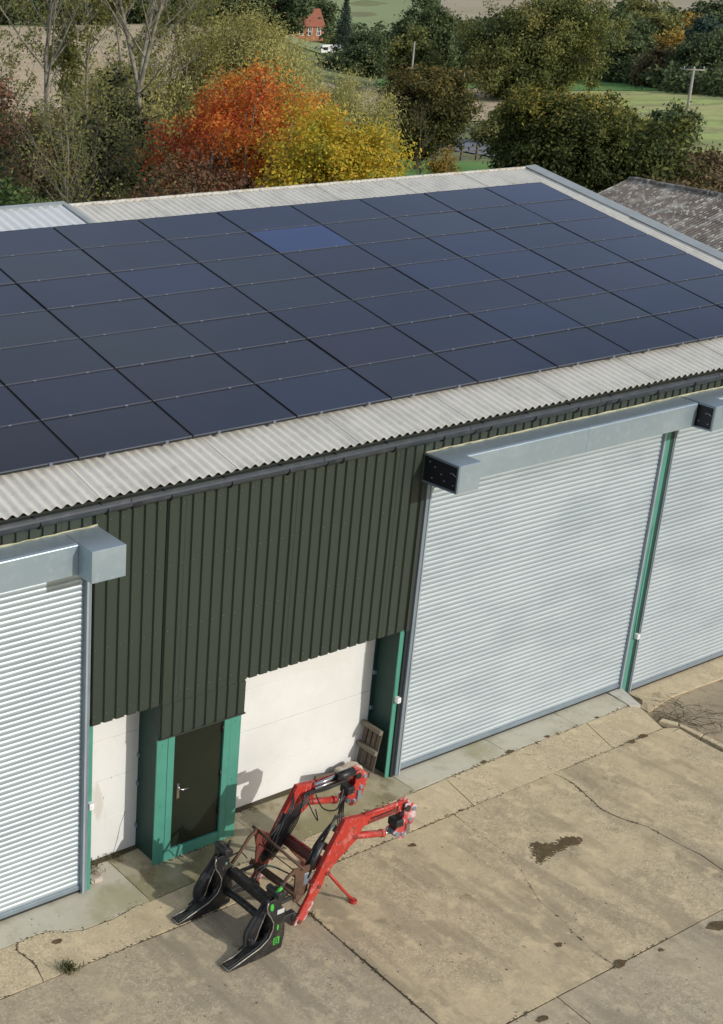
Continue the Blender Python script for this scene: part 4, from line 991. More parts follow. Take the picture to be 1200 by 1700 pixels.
def bare(name, x, y, h, mat_bark, label, spread=.35, r=.16, lean=(0, 0), cat='tree', group=None, fork_at=None, levels=3, nk=(9, 6, 4), leafmat=None, nleaf=0, leaf=.07, seed=1, zlo=.15, upw=.6, leaf_zone=(0, 1)):
    z0 = gz(x, y); t = empty(name, (x, y, z0), label=label, category=cat)
    if group: t['group'] = group
    rg = random.Random(seed); q = MB(); ends = []
    def grow(p, d, L, rad, lev):
        n = 6 if lev == 0 else 4
        pts = [p]; dd = d.copy()
        for i in range(n):
            dd = (dd + Vector((rg.gauss(0, .07), rg.gauss(0, .07), upw * .12))).normalized(); pts.append(pts[-1] + dd * L / n)
        rs = [rad * (1 - .82 * i / n) for i in range(n + 1)]
        q.tube(pts, rs, 7 if lev == 0 else 4 if lev < 3 else 3, caps=False)
        if lev >= 1: ends.extend(pts[1:])
        if lev >= levels: return
        for k in range(nk[lev]):
            f = rg.uniform(zlo if lev == 0 else .2, .97); i = min(int(f * n), n - 1); b = pts[i].lerp(pts[i + 1], f * n - i)
            ax_ = Vector((rg.gauss(0, 1), rg.gauss(0, 1), 0)).normalized()
            nd = (dd * (.75 if lev == 0 else .8) + ax_ * (.55 + spread * rg.uniform(.3, 1.2)) + Vector((0, 0, upw * .2))).normalized()
            grow(b, nd, L * rg.uniform(.30, .52) * (1 - .45 * f), max(.006, rad * (1 - .8 * f) * .5), lev + 1)
    if fork_at:
        hf = fork_at; top = Vector((lean[0] * .3, lean[1] * .3, hf))
        limb(q, (0, 0, -.2), top, r, r * .8, .01, 5, 8)
        for k in range(3):
            a = k * 2.1 + .5; grow(top - Vector((0, 0, rg.uniform(0, .8))), Vector((math.cos(a) * .28, math.sin(a) * .28, 1)).normalized(), (h - hf) * rg.uniform(.85, 1.1), r * .62, 0)
        for k in range(9):
            a = rg.uniform(0, 6.28); zz = hf * rg.uniform(.4, 1.0); grow(Vector((0, 0, zz)), Vector((math.cos(a), math.sin(a), .45)).normalized(), rg.uniform(2.2, 4.2), r * .28, 1)
    else:
        grow(Vector((0, 0, -.2)), Vector((lean[0], lean[1], 1)).normalized(), h, r, 0)
    q.build('trunk', mat_bark, t)
    if nleaf and leafmat:
        E_ = np.array([tuple(e) for e in ends if leaf_zone[0] * h < e.z < leaf_zone[1] * h])
        P = E_[RNG.integers(0, len(E_), nleaf)] + RNG.normal(size=(nleaf, 3)) * .18
        put('crown', quad_mesh('crown', leaves(P, leaf), leafmat), t)
    return t

Lv = {
 'orange': leaf_mat('orange_leaves', [(0.345, 0.052, 0.030), (0.494, 0.098, 0.032), (0.644, 0.190, 0.039), (0.690, 0.299, 0.052), (0.667, 0.437, 0.069)], .55, .45, .62, ((.86, -.51, .12), 4.4, 10.0, .55)),
 'yellow': leaf_mat('yellow_leaves', [(0.224, 0.246, 0.034), (0.448, 0.403, 0.045), (0.650, 0.504, 0.056), (0.694, 0.448, 0.045), (0.381, 0.370, 0.056)], .6, .45, .5),
 'russet': leaf_mat('russet_leaves', [(.060, .030, .018), (.135, .066, .036), (.21, .105, .055), (.12, .085, .035)], .7, .25),
 'laurel': leaf_mat('laurel_leaves', [(0.039, 0.070, 0.021), (0.079, 0.132, 0.035), (0.132, 0.194, 0.053)], .6, .25),
 'ivy': leaf_mat('ivy_leaves', [(.022, .028, .012), (.050, .055, .022), (.085, .090, .036)], .6, .2),
 'sparse': leaf_mat('poplar_leaves', [(.12, .14, .040), (.21, .22, .070), (.31, .29, .10)], .8, .4),
 'willow': leaf_mat('willow_leaves', [(.31, .29, .09), (.42, .39, .135), (.52, .47, .18), (.36, .37, .12)], .3, .35),
 'bronze': leaf_mat('bronze_leaves', [(0.035, 0.043, 0.015), (0.083, 0.088, 0.025), (0.144, 0.125, 0.035), (0.250, 0.156, 0.045)], .35, .25, .55, ((0, 0, 1), 3.0, 8.0, .55)),
 'oakd': leaf_mat('dark_oak_leaves', [(0.030, 0.043, 0.013), (0.070, 0.088, 0.022), (0.125, 0.138, 0.033), (0.338, 0.263, 0.044)], .4, .25, .6, ((0, 0, 1), 2.6, 7.6, .55)),
 'oak': leaf_mat('oak_leaves', [(0.066, 0.081, 0.024), (0.121, 0.143, 0.042), (0.193, 0.209, 0.062), (0.275, 0.242, 0.073)], .16, .3, .6),
 'mid': leaf_mat('mid_green_leaves', [(.062, .088, .038), (.11, .145, .058), (.17, .20, .082)], .2, .25, .5),
 'dark': leaf_mat('dark_hedge_leaves', [(0.046, 0.067, 0.030), (0.083, 0.113, 0.048), (0.132, 0.161, 0.067)], .25, .2, .5),
 'olive': leaf_mat('olive_leaves', [(.13, .14, .045), (.20, .20, .062), (.28, .26, .08)], .25, .3, .5),
 'gold': leaf_mat('golden_leaves', [(0.224, 0.160, 0.048), (0.384, 0.256, 0.056), (0.512, 0.336, 0.064)], .3, .35, .5),
 'fir': leaf_mat('fir_needles', [(0.019, 0.042, 0.032), (0.038, 0.072, 0.054), (0.064, 0.104, 0.077)], .4, .1, .5),
 'purple': leaf_mat('purple_leaves', [(0.080, 0.048, 0.051), (0.136, 0.080, 0.080), (0.160, 0.120, 0.096)], .3, .2, .5),
 'bramble': leaf_mat('bramble_leaves', [(0.080, 0.058, 0.029), (0.136, 0.096, 0.045), (0.192, 0.136, 0.064), (0.096, 0.099, 0.035)], .5, .2, .5),
}
# near trees behind the barn
crowned('orange_tree', 23.2, 26.2, 4.0, 8.95, 3.4, Lv['orange'], M['bark_grey'], 'round tree in flaming red and orange autumn leaf behind the barn', ncl=300, nleaf=105, leaf=.068, crad=.50, lobes=14, trunk_r=.20, nlimb=130, core=.3, skew=(.3, -.2), shape=.25)
crowned('yellow_tree', 23.2, 21.4, 2.3, 8.3, 3.2, Lv['yellow'], M['bark_grey'], 'golden yellow tree just right of the orange one behind the barn', ncl=230, nleaf=110, leaf=.068, crad=.50, lobes=12, trunk_r=.16, nlimb=70, core=.3)
crowned('hawthorn_bush', 17.6, 22.4, 2.9, 7.05, 2.0, Lv['russet'], M['bark_scrub'], 'russet brown hawthorn thicket left of the orange tree at the ridge', cat='bush', ncl=260, nleaf=55, leaf=.065, crad=.55, lobes=10, trunk_r=.10, nlimb=200, core=.2)
crowned('hawthorn_bush', 21.0, 20.9, 1.5, 6.25, 3.0, Lv['russet'], M['bark_scrub'], 'small dull brown bush below the orange crown at the ridge', cat='bush', ncl=90, nleaf=55, leaf=.065, crad=.45, lobes=6, trunk_r=.08, nlimb=70, core=.2)
crowned('laurel_bush', 12.3, 23.6, 2.3, 6.5, 1.0, Lv['laurel'], M['bark'], 'dark glossy green bush at the far left of the ridge', cat='bush', ncl=200, nleaf=90, leaf=.10, crad=.5, lobes=8, trunk_r=.12, nlimb=16)
crowned('ivy_thicket', 25.6, 38.0, 2.0, 8.2, .5, Lv['ivy'], M['bark'], 'dark ivy-covered thicket round the foot of the forked bare poplar', cat='bush', ncl=200, nleaf=80, leaf=.12, crad=.6, lobes=8, trunk_r=.14, nlimb=30)
crowned('ivy_thicket', 22.2, 38.6, 2.2, 7.0, .5, Lv['ivy'], M['bark_scrub'], 'dull green scrub between the two bare poplars', cat='bush', ncl=170, nleaf=60, leaf=.11, crad=.7, lobes=8, trunk_r=.10, nlimb=90)
crowned('ivy_thicket', 19.0, 37.0, 2.2, 6.4, .5, Lv['ivy'], M['bark_scrub'], 'dark twiggy scrub at the left behind the laurel bush', cat='bush', ncl=150, nleaf=50, leaf=.11, crad=.7, lobes=8, trunk_r=.10, nlimb=100)
crowned('russet_bush', 22.3, 44.4, 2.3, 8.4, 1.0, Lv['russet'], M['bark_scrub'], 'red-brown bush at the left edge before the ploughed field', cat='bush', ncl=190, nleaf=60, leaf=.11, crad=.65, lobes=8, trunk_r=.12, nlimb=80)
bare('bare_poplar', 25.32, 43.12, 19, M['barkp'], 'tall pale bare poplar, the left one, before the ploughed field', r=.17, seed=4, nk=(20, 8, 6), spread=.45, zlo=.3, upw=.9, leafmat=Lv['sparse'], nleaf=700, leaf=.10)
bare('bare_poplar', 27.67, 39.30, 18, M['barkp'], 'bare poplar whose pale trunk forks into several stems', r=.19, fork_at=8.3, seed=9, nk=(12, 7, 6), spread=.40, upw=.9)
bare('green_poplar', 28.2, 44.2, 15.0, M['bark_grey'], 'slim poplar still in sparse green leaf between the bare poplars', r=.12, seed=21, nk=(16, 6, 3), spread=.15, upw=1.0, leafmat=Lv['sparse'], nleaf=9000, leaf=.10, leaf_zone=(.35, 1))
bare('birch_sapling', 16.45, 27.3, 8.6, M['barkp'], 'thin pale birch sapling standing nearest behind the ridge on the left', r=.075, seed=33, nk=(20, 6, 3), spread=.3, upw=.8, leafmat=Lv['sparse'], nleaf=1600, leaf=.06)
bare('birch_sapling', 17.1, 27.6, 8.0, M['barkp'], 'thinner birch sapling right beside the nearest pale one', r=.05, seed=35, nk=(14, 5, 3), spread=.3, upw=.8, leafmat=Lv['sparse'], nleaf=900, leaf=.06)
bare('scrub_tree', 21.8, 33.5, 8.5, M['bark_scrub'], 'wide twiggy grey scrub tree below the slim leafy poplar', r=.08, seed=51, nk=(26, 8, 5), spread=.9, upw=.3, zlo=.2, leafmat=Lv['sparse'], nleaf=2600, leaf=.06)
bare('scrub_tree', 17.8, 33.0, 7.6, M['bark_scrub'], 'wide twiggy brown scrub tree left of the birch saplings', r=.08, seed=52, nk=(26, 8, 5), spread=.9, upw=.3, zlo=.2, leafmat=Lv['russet'], nleaf=2200, leaf=.06)
bare('scrub_tree', 23.6, 32.2, 7.8, M['bark_scrub'], 'wide twiggy scrub tree in front of the dark ivy thicket', r=.08, seed=53, nk=(24, 8, 5), spread=.9, upw=.3, zlo=.2, leafmat=Lv['sparse'], nleaf=1800, leaf=.06)
crowned('scrub_bush', 30.5, 43.0, 2.6, 6.8, .3, Lv['olive'], M['bark_scrub'], 'olive scrub right of the forked bare poplar', cat='bush', ncl=130, nleaf=60, leaf=.11, crad=.7, trunk_r=.08, nlimb=90)
crowned('scrub_bush', 25.5, 46.5, 3.0, 7.8, .3, Lv['sparse'], M['bark_scrub'], 'light green scrub behind the slim leafy poplar', cat='bush', ncl=120, nleaf=50, leaf=.10, crad=.8, trunk_r=.08, nlimb=90)
crowned('scrub_bush', 22.0, 50.0, 3.2, 7.2, .3, Lv['olive'], M['bark_scrub'], 'straw-brown scrub on the field edge behind the left poplar', cat='bush', ncl=110, nleaf=50, leaf=.10, crad=.9, trunk_r=.08, nlimb=100)
bare('bare_sapling', 19.6, 30.0, 7.0, M['bark_scrub'], 'grey twiggy sapling in the scrub left of the forked poplar', r=.05, seed=36, nk=(18, 6, 3), spread=.6, upw=.4, leafmat=Lv['ivy'], nleaf=900, leaf=.06)
bare('bare_sapling', 14.6, 30.4, 7.6, M['bark_scrub'], 'grey twiggy sapling at the left edge above the laurel bush', r=.06, seed=37, nk=(20, 7, 3), spread=.6, upw=.4, leafmat=Lv['ivy'], nleaf=900, leaf=.06)
crowned('willow_tree', 43.6, 52.8, 5.6, 11.9, 1.0, Lv['willow'], M['bark_grey'], 'broad olive-yellow willow behind the orange tree', ncl=480, nleaf=260, leaf=.105, crad=.9, lobes=16, asp=.28, droop=.9, trunk_r=.35, nlimb=140, core=.25)
crowned('willow_tree', 37.2, 54.0, 4.0, 10.2, .5, Lv['willow'], M['bark_grey'], 'lower thin willow left of the broad olive one', ncl=220, nleaf=200, leaf=.10, crad=.9, lobes=9, asp=.22, droop=1.0, trunk_r=.2, nlimb=60, core=.25)
crowned('willow_tree', 48.6, 47.6, 2.9, 8.6, .5, Lv['willow'], M['bark_grey'], 'low rounded willow right of the broad olive one below the brick house', ncl=170, nleaf=200, leaf=.10, crad=.8, lobes=8, asp=.28, droop=.8, trunk_r=.15, nlimb=50, core=.25)
for i, (u_, k_, h_, lab) in enumerate(((78, -.012, 15.5, 'slender yellow-green tree at the left edge before the ploughed field'), (82, .030, 15.0, 'slender yellow-green tree between the left poplar and the slim leafy poplar'), (74, .064, 14.5, 'slender tree in thin yellow leaf left of the forked poplar'), (84, .098, 14.0, 'slender tree in thin yellow leaf right of the forked poplar'), (80, .121, 13.0, 'slender tree in thin leaf between the forked poplar and the willow'))):
    x, y = uk(u_, k_)
    bare('slender_tree', x, y, h_, M['bark_grey'], lab, r=.09, seed=60 + i, nk=(20, 7, 4), spread=.35, upw=.8, zlo=.15, leafmat=Lv['sparse'], nleaf=4200, leaf=.095, leaf_zone=(.2, 1))
crowned('dark_tree', 68.84, 61.25, 3.55, 7.9, -.4, Lv['bronze'], M['bark'], 'compact dark tree with bronze top standing right of the yellow tree', ncl=420, nleaf=120, leaf=.11, crad=.6, lobes=22, trunk_r=.22, nlimb=16)
bare('bare_sapling', 59.14, 51.57, 5.2, M['bark_scrub'], 'small bare sapling in front of the compact dark tree', r=.07, seed=41, nk=(16, 6, 3), spread=.25, upw=.9, zlo=.2)
crowned('russet_bush', 60.4, 51.0, .9, 2.6, .2, Lv['gold'], M['bark_scrub'], 'little russet bush beside the bare sapling', cat='bush', ncl=40, nleaf=30, leaf=.10, crad=.4, trunk_r=.05, nlimb=16)
crowned('oak_bush', 57.2, 39.6, 4.1, 7.6, -.8, Lv['oakd'], M['bark'], 'big dark spreading tree with yellowing top behind the barn gable', ncl=420, nleaf=140, leaf=.105, crad=.65, lobes=15, trunk_r=.3, nlimb=20)
crowned('oak_bush', 60.6, 37.0, 3.2, 5.6, -.3, Lv['oakd'], M['bark'], 'lower dark tree merging into the right of the big spreading one', ncl=200, nleaf=95, leaf=.14, crad=.62, lobes=8, trunk_r=.22, nlimb=14)
crowned('oak_bush', 55.8, 39.9, 2.0, 4.8, -.3, Lv['oakd'], M['bark'], 'small dark tree at the left foot of the big spreading one', ncl=120, nleaf=90, leaf=.13, crad=.55, lobes=7, trunk_r=.18, nlimb=12)
crowned('shrub', 96.3, 59.3, 2.3, 3.9, -.2, Lv['mid'], M['bark'], 'blue-green shrub growing round the foot of the telegraph pole', cat='bush', ncl=120, nleaf=70, leaf=.17, crad=.6, trunk_r=.12, nlimb=10)
crowned('shrub', 91.0, 60.5, 2.2, 3.2, -.2, Lv['olive'], M['bark'], 'olive shrub left of the telegraph pole shrub', cat='bush', ncl=90, nleaf=60, leaf=.17, crad=.6, trunk_r=.1, nlimb=10)
for i, (x, y, r_, zt, l) in enumerate(((66.5, 41.8, 2.6, 3.6, 'brown bramble bank beside the big dark tree'), (70.5, 39.5, 2.8, 3.0, 'brown bramble bank above the old barn ridge'), (75.0, 37.5, 2.8, 2.7, 'brown bramble bank at the right edge above the old barn'), (64.5, 35.5, 2.4, 2.6, 'low dark bramble close behind the old barn roof'), (57.5, 31.5, 2.2, 2.4, 'low scrub at the near end of the old barn'))):
    crowned('bramble_bank', x, y, r_, zt, -.4, Lv['bramble'], M['bark'], l, cat='bramble', ncl=130, nleaf=75, leaf=.13, crad=.6, trunk_r=.06, nlimb=40)
# farther trees
FAR = [
 ('oak_tree', 148.65, 117.58, 9.9, 14.6, -.2, 'oak', 'large spreading green oak standing in the field', dict(ncl=520, nleaf=150, leaf=.20, crad=1.25, lobes=16, trunk_r=.5)),
 ('oak_bush', 146.5, 117.0, 7.0, 7.5, -.3, 'oak', 'leafy undergrowth round the trunk of the large field oak', dict(ncl=200, nleaf=110, leaf=.20, crad=1.0, lobes=9, trunk_r=.2)),
 ('tree', 154.7, 145.3, 5.9, 13.3, 0, 'mid', 'tall leafy tree with grey-green crown left of the field oak', dict(ncl=260, nleaf=100, leaf=.22, crad=1.0, lobes=10, trunk_r=.35)),
 ('tree', 146.0, 138.0, 4.0, 9.0, 0, 'oak', 'olive-green tree below the tall grey-green one', dict(ncl=140, nleaf=80, leaf=.26, crad=.9, lobes=8, trunk_r=.3)),
 ('tree', 174.5, 175.7, 5.2, 8.6, 0, 'dark', 'dark round tree left of the tall grey-green one', dict(ncl=150, nleaf=95, leaf=.23, crad=1.0, lobes=8, trunk_r=.3)),
 ('tree', 170.6, 173.4, 4.2, 6.2, -.2, 'dark', 'low dark tree at the right of the white caravan', dict(ncl=120, nleaf=95, leaf=.23, crad=1.0, lobes=8, trunk_r=.3)),
 ('tree', 178.0, 142.0, 5.0, 9.0, 0, 'dark', 'dark shaded tree behind the left side of the field oak', dict(ncl=120, nleaf=95, leaf=.23, crad=1.1, lobes=8, trunk_r=.3)),
 ('tree', 172.0, 150.0, 4.6, 8.0, 0, 'dark', 'dark shaded tree in the gap left of the field oak', dict(ncl=110, nleaf=95, leaf=.23, crad=1.1, lobes=8, trunk_r=.3)),
 ('tree', 190.7, 133.8, 5.0, 8.6, -.2, 'dark', 'dark green tree right of the field oak at the meadow top', dict(ncl=150, nleaf=95, leaf=.23, crad=1.0, lobes=8, trunk_r=.3)),
 ('tree', 199.0, 141.0, 4.6, 10.4, -.2, 'mid', 'pale green tree above the dark one right of the oak', dict(ncl=120, nleaf=70, leaf=.32, crad=1.0, lobes=8, trunk_r=.3)),
 ('tree', 201.0, 149.0, 2.6, 9.6, -.2, 'purple', 'purplish tree right of the field oak', dict(ncl=70, nleaf=60, leaf=.30, crad=.9, lobes=6, trunk_r=.25)),
 ('tree', 186.1, 124.7, 3.2, 6.2, -.3, 'bramble', 'brownish round tree at the meadow edge', dict(ncl=100, nleaf=70, leaf=.28, crad=.9, lobes=7, trunk_r=.25)),
 ('tree', 205.0, 138.0, 4.2, 9.4, -.2, 'gold', 'yellow-green tree between the hedgerow trees', dict(ncl=110, nleaf=70, leaf=.3, crad=1.0, lobes=7, trunk_r=.3)),
 ('tree', 187.4, 118.1, 5.2, 8.8, -.3, 'dark', 'dark hedge tree at the right edge above the meadow', dict(ncl=150, nleaf=95, leaf=.23, crad=1.0, lobes=8, trunk_r=.3)),
 ('tree', 192.5, 112.0, 5.0, 8.0, -.3, 'dark', 'dark hedge tree outermost at the right above the meadow', dict(ncl=120, nleaf=95, leaf=.23, crad=1.0, lobes=8, trunk_r=.3)),
 ('tree', 240.0, 163.0, 5.6, 12.2, 0, 'olive', 'olive tree high in the right hedgerow', dict(ncl=120, nleaf=70, leaf=.38, crad=1.2, lobes=8, trunk_r=.3)),
 ('tree', 250.0, 166.0, 4.6, 12.0, 0, 'gold', 'orange-tinged tree in the distant right hedgerow', dict(ncl=90, nleaf=70, leaf=.36, crad=1.1, lobes=7, trunk_r=.3)),
 ('tree', 236.0, 152.0, 4.6, 10.5, 0, 'fir', 'dark blue-green tree below the orange-tinged one', dict(ncl=90, nleaf=70, leaf=.36, crad=1.1, lobes=7, trunk_r=.3)),
 ('tree', 303.8, 212.8, 7.5, 15.5, 0, 'olive', 'distant rounded green tree above the hedgerow', dict(ncl=100, nleaf=60, leaf=.50, crad=1.6, lobes=8, trunk_r=.4)),
 ('tree', 301.1, 201.6, 6.0, 14.2, 0, 'oak', 'distant dull green tree right of the rounded one', dict(ncl=80, nleaf=60, leaf=.50, crad=1.5, lobes=8, trunk_r=.4)),
 ('tree', 308.6, 198.4, 7.5, 16.5, 0, 'fir', 'distant dark tree in the top right corner', dict(ncl=100, nleaf=60, leaf=.50, crad=1.6, lobes=8, trunk_r=.4)),
 ('tree', 290.0, 186.0, 7.0, 13.5, 0, 'dark', 'distant dark tree at the right edge below the corner one', dict(ncl=100, nleaf=60, leaf=.50, crad=1.6, lobes=8, trunk_r=.4)),
 ('tree', 307.4, 223.5, 5.0, 13.5, 0, 'mid', 'distant grey-green tree left of the rounded one', dict(ncl=80, nleaf=60, leaf=.50, crad=1.5, lobes=8, trunk_r=.4)),
 ('tree', 237.0, 251.5, 3.0, 8.4, 0, 'olive', 'small olive tree between the brick house and the fir', dict(ncl=80, nleaf=60, leaf=.40, crad=1.1, lobes=7, trunk_r=.3)),
 ('tree', 291.3, 346.2, 8.5, 18.5, 3, 'dark', 'dark tree behind the brick houses on the left', dict(ncl=100, nleaf=60, leaf=.55, crad=1.8, lobes=8, trunk_r=.4)),
 ('tree', 318.0, 350.0, 7.5, 17.0, 3, 'dark', 'dark tree right behind the brick house chimney', dict(ncl=90, nleaf=60, leaf=.55, crad=1.7, lobes=8, trunk_r=.4)),
 ('tree', 370.6, 411.8, 7.5, 17.5, 4, 'mid', 'distant dark green tree above the fir on the left', dict(ncl=70, nleaf=50, leaf=.6, crad=1.8, lobes=7, trunk_r=.4)),
]
for i, (x, y) in enumerate(((142.0, 262.0), (149.1, 258.7), (155.5, 257.0), (161.1, 255.1), (165.5, 251.0), (169.2, 246.6), (173.5, 243.0), (177.6, 238.8), (184.5, 241.0), (191.6, 242.8), (200.0, 243.0), (207.0, 240.0))):
    FAR.append(('hedge_tree', x, y, 6.4 + (i % 3) * .9, 17.0 - .12 * i + (i % 4) * .8, 4.5 - .3 * i, 'dark' if i % 3 else 'oak', 'dark tree in the row along the top of the ploughed field, %s from the left' % (ORD + ['eleventh', 'twelfth'])[i], dict(ncl=110, nleaf=60, leaf=.42, crad=1.4, lobes=8, trunk_r=.35)))
for nm, x, y, r_, zt, zb, lm, lab, kw in FAR:
    t = crowned(nm, x, y, r_, zt, gz(x, y) - (1.6 if nm != 'oak_tree' else 1.0), Lv[lm], M['bark'], lab, nlimb=8, group='hedgerow trees beyond the fields' if nm == 'tree' else 'trees along the top of the ploughed field' if nm == 'hedge_tree' else None, **kw)
# fir
x, y = 215.9, 227.6; z0 = gz(x, y)
fir = empty('fir_tree', (x, y, z0), label='dark blue-green fir beside the white caravan', category='tree')
MB().tube([(0, 0, -.2), (0, 0, 13.5)], [.3, .05], 7).build('trunk', M['bark'], fir)
Pf = []
for k in range(26):
    zz = 1.5 + 12.0 * k / 25; R_ = 3.6 * (1 - k / 26) + .3
    for a in np.linspace(0, 6.28, 9 + int(R_ * 4), endpoint=False):
        m_ = RNG.uniform(.75, 1.1); n_ = 14
        tt = RNG.uniform(.15, 1, n_); Pf.append(np.stack([np.cos(a + .3 * k) * tt * R_ * m_, np.sin(a + .3 * k) * tt * R_ * m_, zz - tt * R_ * .28 + RNG.normal(size=n_) * .1], 1))
put('crown', quad_mesh('crown', leaves(np.concatenate(Pf), .26, None, .3), Lv['fir']), fir)
# low hedges
for i, (x, y, r_, zt, l, m_) in enumerate(((101.0, 79.0, 3.2, 2.0, 'low scrub bank beyond the road, left half', 'olive'), (106.0, 76.0, 3.2, 2.3, 'low scrub bank beyond the road, right half', 'mid'), (90.0, 73.0, 2.0, 1.5, 'rough hedge on the road verge behind the dark tree', 'olive'), (114.2, 85.4, 3.6, 2.8, 'scrub below the field oak', 'mid'), (110.0, 80.0, 3.0, 2.8, 'yellowish scrub right below the field oak', 'gold'))):
    crowned('scrub_bank', x, y, r_, zt, -.4, Lv[m_], M['bark'], l, cat='scrub', ncl=90, nleaf=60, leaf=.17, crad=.6, trunk_r=.06, nlimb=10)
# distant hedges on the hill: one mass each
def far_hedge(us, ks, h_, mat, n=2600, size=.9):
    t = RNG.random(n); u = np.interp(t, np.linspace(0, 1, len(us)), us); k = np.interp(t, np.linspace(0, 1, len(ks)), ks)
    pts = np.array([uk(a, b) for a, b in zip(u, k)]) + RNG.normal(size=(n, 2)) * 1.6
    z = hgt(pts[:, 0], pts[:, 1]) + RNG.random(n) * h_ * (.75 + .45 * np.sin(t * 60) * np.sin(t * 23))
    put('hedge', quad_mesh('hedge', leaves(np.concatenate([pts, z[:, None]], 1), size), mat), kind='stuff')
far_hedge([945, 945, 950], [.27, .40, .60], 5, Lv['dark'])
far_hedge([620, 625, 640], [.29, .42, .60], 5, Lv['dark'], 3000)
far_hedge([640, 800, 1200], [.283, .285, .278], 5, Lv['dark'], 1500)
far_hedge([430, 440, 450], [.16, .20, .285], 4.5, Lv['mid'], 2200, .7)
far_hedge([300, 310, 320], [.40, .47, .56], 7, Lv['dark'], 2600, .7)
far_hedge([420, 430, 440], [.36, .46, .60], 8, Lv['dark'], 4000, .8)
far_hedge([266, 262, 258], [.215, .25, .36], 3.5, Lv['dark'], 2200, .5)
far_hedge([262, 250, 222, 200, 186], [.365, .39, .44, .48, .53], 4.0, Lv['dark'], 5200, .42)
far_hedge([275, 262, 240, 215], [.37, .41, .46, .53], 6.5, Lv['oak'], 5200, .5)
far_hedge([330, 320, 300], [.36, .42, .53], 11, Lv['mid'], 6000, .7)
far_hedge([360, 360, 350], [.215, .26, .31], 8, Lv['dark'], 4200, .7)

# ------------------------------------------------------------------ houses, caravan, poles, fence
def house(name, x, y, rz, w, d, h, rh, label, chims):
    z0 = gz(x, y); t = empty(name, (x, y, z0), label=label, category='house'); t.rotation_euler = (0, 0, rz)
    MB().bb(-w / 2, w / 2, -d / 2, d / 2, -.5, h).build('wall', M['brick'], t)
    MB().yz([(-d / 2 - .01, h), (d / 2 + .01, h), (0, h + rh - .15)], -w / 2, w / 2).build('gable_wall', M['brick'], t)
    for s in (-1, 1):
        q = MB(); e = d / 2 + .4; hz = rh * e / (d / 2); th = .15
        q.yz([(s * e, h + rh - hz), (0, h + rh), (0, h + rh + th), (s * e, h + rh - hz + th)], -w / 2 - .3, w / 2 + .3); q.build('roof_slope', M['tiles'], t)
    for cx in chims:
        q = MB(); q.bb(cx - .75, cx + .75, -.45, .45, h + rh - .7, h + rh + 1.7); q.bb(cx - .85, cx + .85, -.55, .55, h + rh + 1.5, h + rh + 1.7); c = q.build('chimney', M['brick'], t)
        for k in (-.45, 0, .45): MB().tube([(cx + k, 0, h + rh + 1.7), (cx + k, 0, h + rh + 2.1)], .14, 7).build('chimney_pot', M['tiles'], c)
    for wx in np.arange(-w / 2 + 1.6, w / 2 - 1, 2.9):
        for wz in (1.0, h - 1.7):
            f = MB(); f.bb(wx - .65, wx + .65, -d / 2 - .05, -d / 2 + .02, wz, wz + 1.3); f = f.build('window', M['white'], t)
            MB().bb(wx - .5, wx - .05, -d / 2 - .06, -d / 2 - .045, wz + .12, wz + 1.18).build('pane', M['glass'], f); MB().bb(wx + .05, wx + .5, -d / 2 - .06, -d / 2 - .045, wz + .12, wz + 1.18).build('pane', M['glass'], f)
    for wz in (h - 1.7,):
        f = MB(); f.bb(-w / 2 - .05, -w / 2 + .02, -.7, .7, wz, wz + 1.3); f = f.build('window', M['white'], t)
        MB().bb(-w / 2 - .06, -w / 2 - .045, -.55, .55, wz + .12, wz + 1.18).build('pane', M['glass'], f)
    return t
house('brick_house', 277.4, 312.7, -.25, 12.0, 8.0, 3.9, 4.6, 'red brick house with tiled roof and chimney stack beyond the willow', (-1.5,))
house('brick_house', 275.5, 322.4, -.25, 9.0, 7.0, 4.2, 3.6, 'second red brick house half hidden left of the first', (1.5,))
x, y = 226.3, 243.0; z0 = gz(x, y)
cv = empty('caravan', (x, y, z0), label='white touring caravan parked by the dark trees', category='caravan'); cv.rotation_euler = (0, 0, -.45)
MB().xz([(-2.6, .6), (2.6, .5), (2.7, 1.6), (2.3, 2.6), (-2.2, 2.6), (-2.7, 1.9)], -1.1, 1.1).build('body', M['caravan'], cv, bevel=.08)
for wx in (-1.5, .9): MB().bb(wx - .55, wx + .55, -1.13, -1.09, 1.35, 2.05).build('window', M['glass'], cv)
MB().bb(-.35, .2, -1.125, -1.09, .7, 2.3).build('door', M['labelw'], cv)
for s in (-1.05, 1.05): MB().tube([(-.2, s - .08, .32), (-.2, s + .08, .32)], .32, 14).build('wheel', M['rubber'], cv)

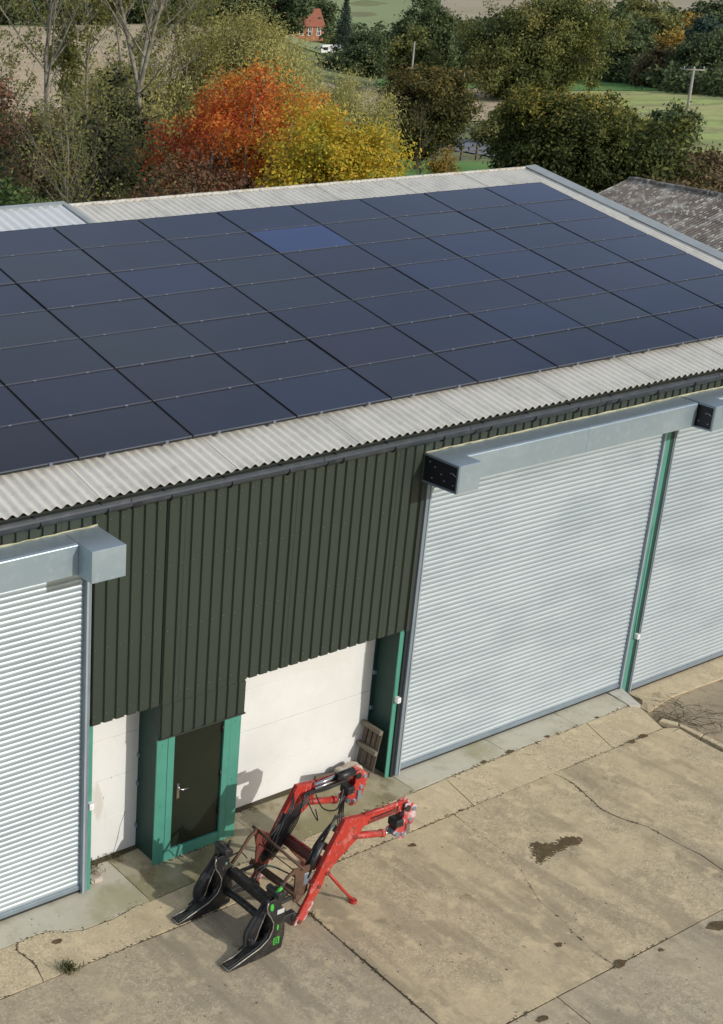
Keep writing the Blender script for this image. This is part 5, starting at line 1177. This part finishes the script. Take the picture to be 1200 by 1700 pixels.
x, y = 102.25, 62.28; z0 = gz(x, y)
tp = empty('telegraph_pole', (x, y, z0), label='wooden telegraph pole with crossarm standing in the right meadow', category='telegraph pole')
hp = 6.05 - z0 + .0
MB().tube([(.12, 0, -.3), (0, 0, 6.6)], [.15, .11], 8).build('pole', M['polewood'], tp)
ca = Vector((RGT.x, RGT.y, 0)).normalized()
MB().tube([-ca * .95 + Vector((0, 0, 6.45)), ca * .95 + Vector((0, 0, 6.38))], .075, 4).build('crossarm', M['polewood'], tp)
for k in (-.85, 0, .85):
    MB().tube([ca * k + Vector((0, 0, 6.45)), ca * k + Vector((0, 0, 6.70))], .05, 6).build('insulator', M['guide'], tp)
    e = Vector((FWD.x, FWD.y, 0)).normalized() * 34 + ca * 60
    pts = [ca * k + Vector((0, 0, 6.62)) + e * t + Vector((0, 0, 2.6 * t - 4.5 * t * (1 - t))) for t in np.linspace(0, 1, 14)]
    MB().tube(pts, .014, 4).build('wire', M['hose'], tp)
fn = empty('post_and_rail_fence', label='dark wooden post and rail fence on the grass before the road', category='fence')
FP = [(73.2, 63.8), (74.99, 64.1), (77.0, 64.4), (79.1, 64.7), (80.9, 64.6), (82.6, 63.4), (84.0, 62.0)]
for (x, y) in FP: 
    z = gz(x, y); MB().bb(x - .08, x + .08, y - .08, y + .08, z - .1, z + 1.25).build('post', M['wood'], fn)
for (a, c) in zip(FP, FP[1:]):
    for hh_ in (.45, .80, 1.12):
        MB().tube([(a[0], a[1], gz(*a) + hh_), (c[0], c[1], gz(*c) + hh_)], .055, 4).build('rail', M['wood'], fn)
for i, (x, y) in enumerate(((174.3, 148.3), (174.9, 147.4), (175.2, 145.6), (175.3, 144.0))):
    z = gz(x, y); MB().tube([(x, y, z), (x, y, z + 1.9 + .3 * (i % 2))], .10, 6).build('tree_guard', M['palewood'], group='pale tree guards beside the field', label='%s pale tree guard post from the left on the grass near the oak' % ORD[i], category='tree guard')
x, y = 162.0, 142.0; z = gz(x, y)
MB().tube([(x, y, z), (x + .1, y, z + 3.4)], .10, 6).build('wooden_pole', M['polewood'], label='short grey pole standing left of the pale tree guards', category='pole')
x, y = 189.68, 136.74; z = gz(x, y)
pz = empty('wooden_pole', (197.0, 142.5, gz(197.0, 142.5)), label='tall grey pole among the hedge trees right of the oak', category='pole')
MB().tube([(0, 0, 0), (0, 0, 9.8)], [.16, .12], 6).build('shaft', M['polewood'], pz)
pz = empty('wooden_pole', (110.2, 102.9, gz(110.2, 102.9)), label='grey pole standing behind the compact dark tree', category='pole')
MB().tube([(0, 0, 0), (0, 0, 8.0)], [.14, .10], 6).build('shaft', M['polewood'], pz)
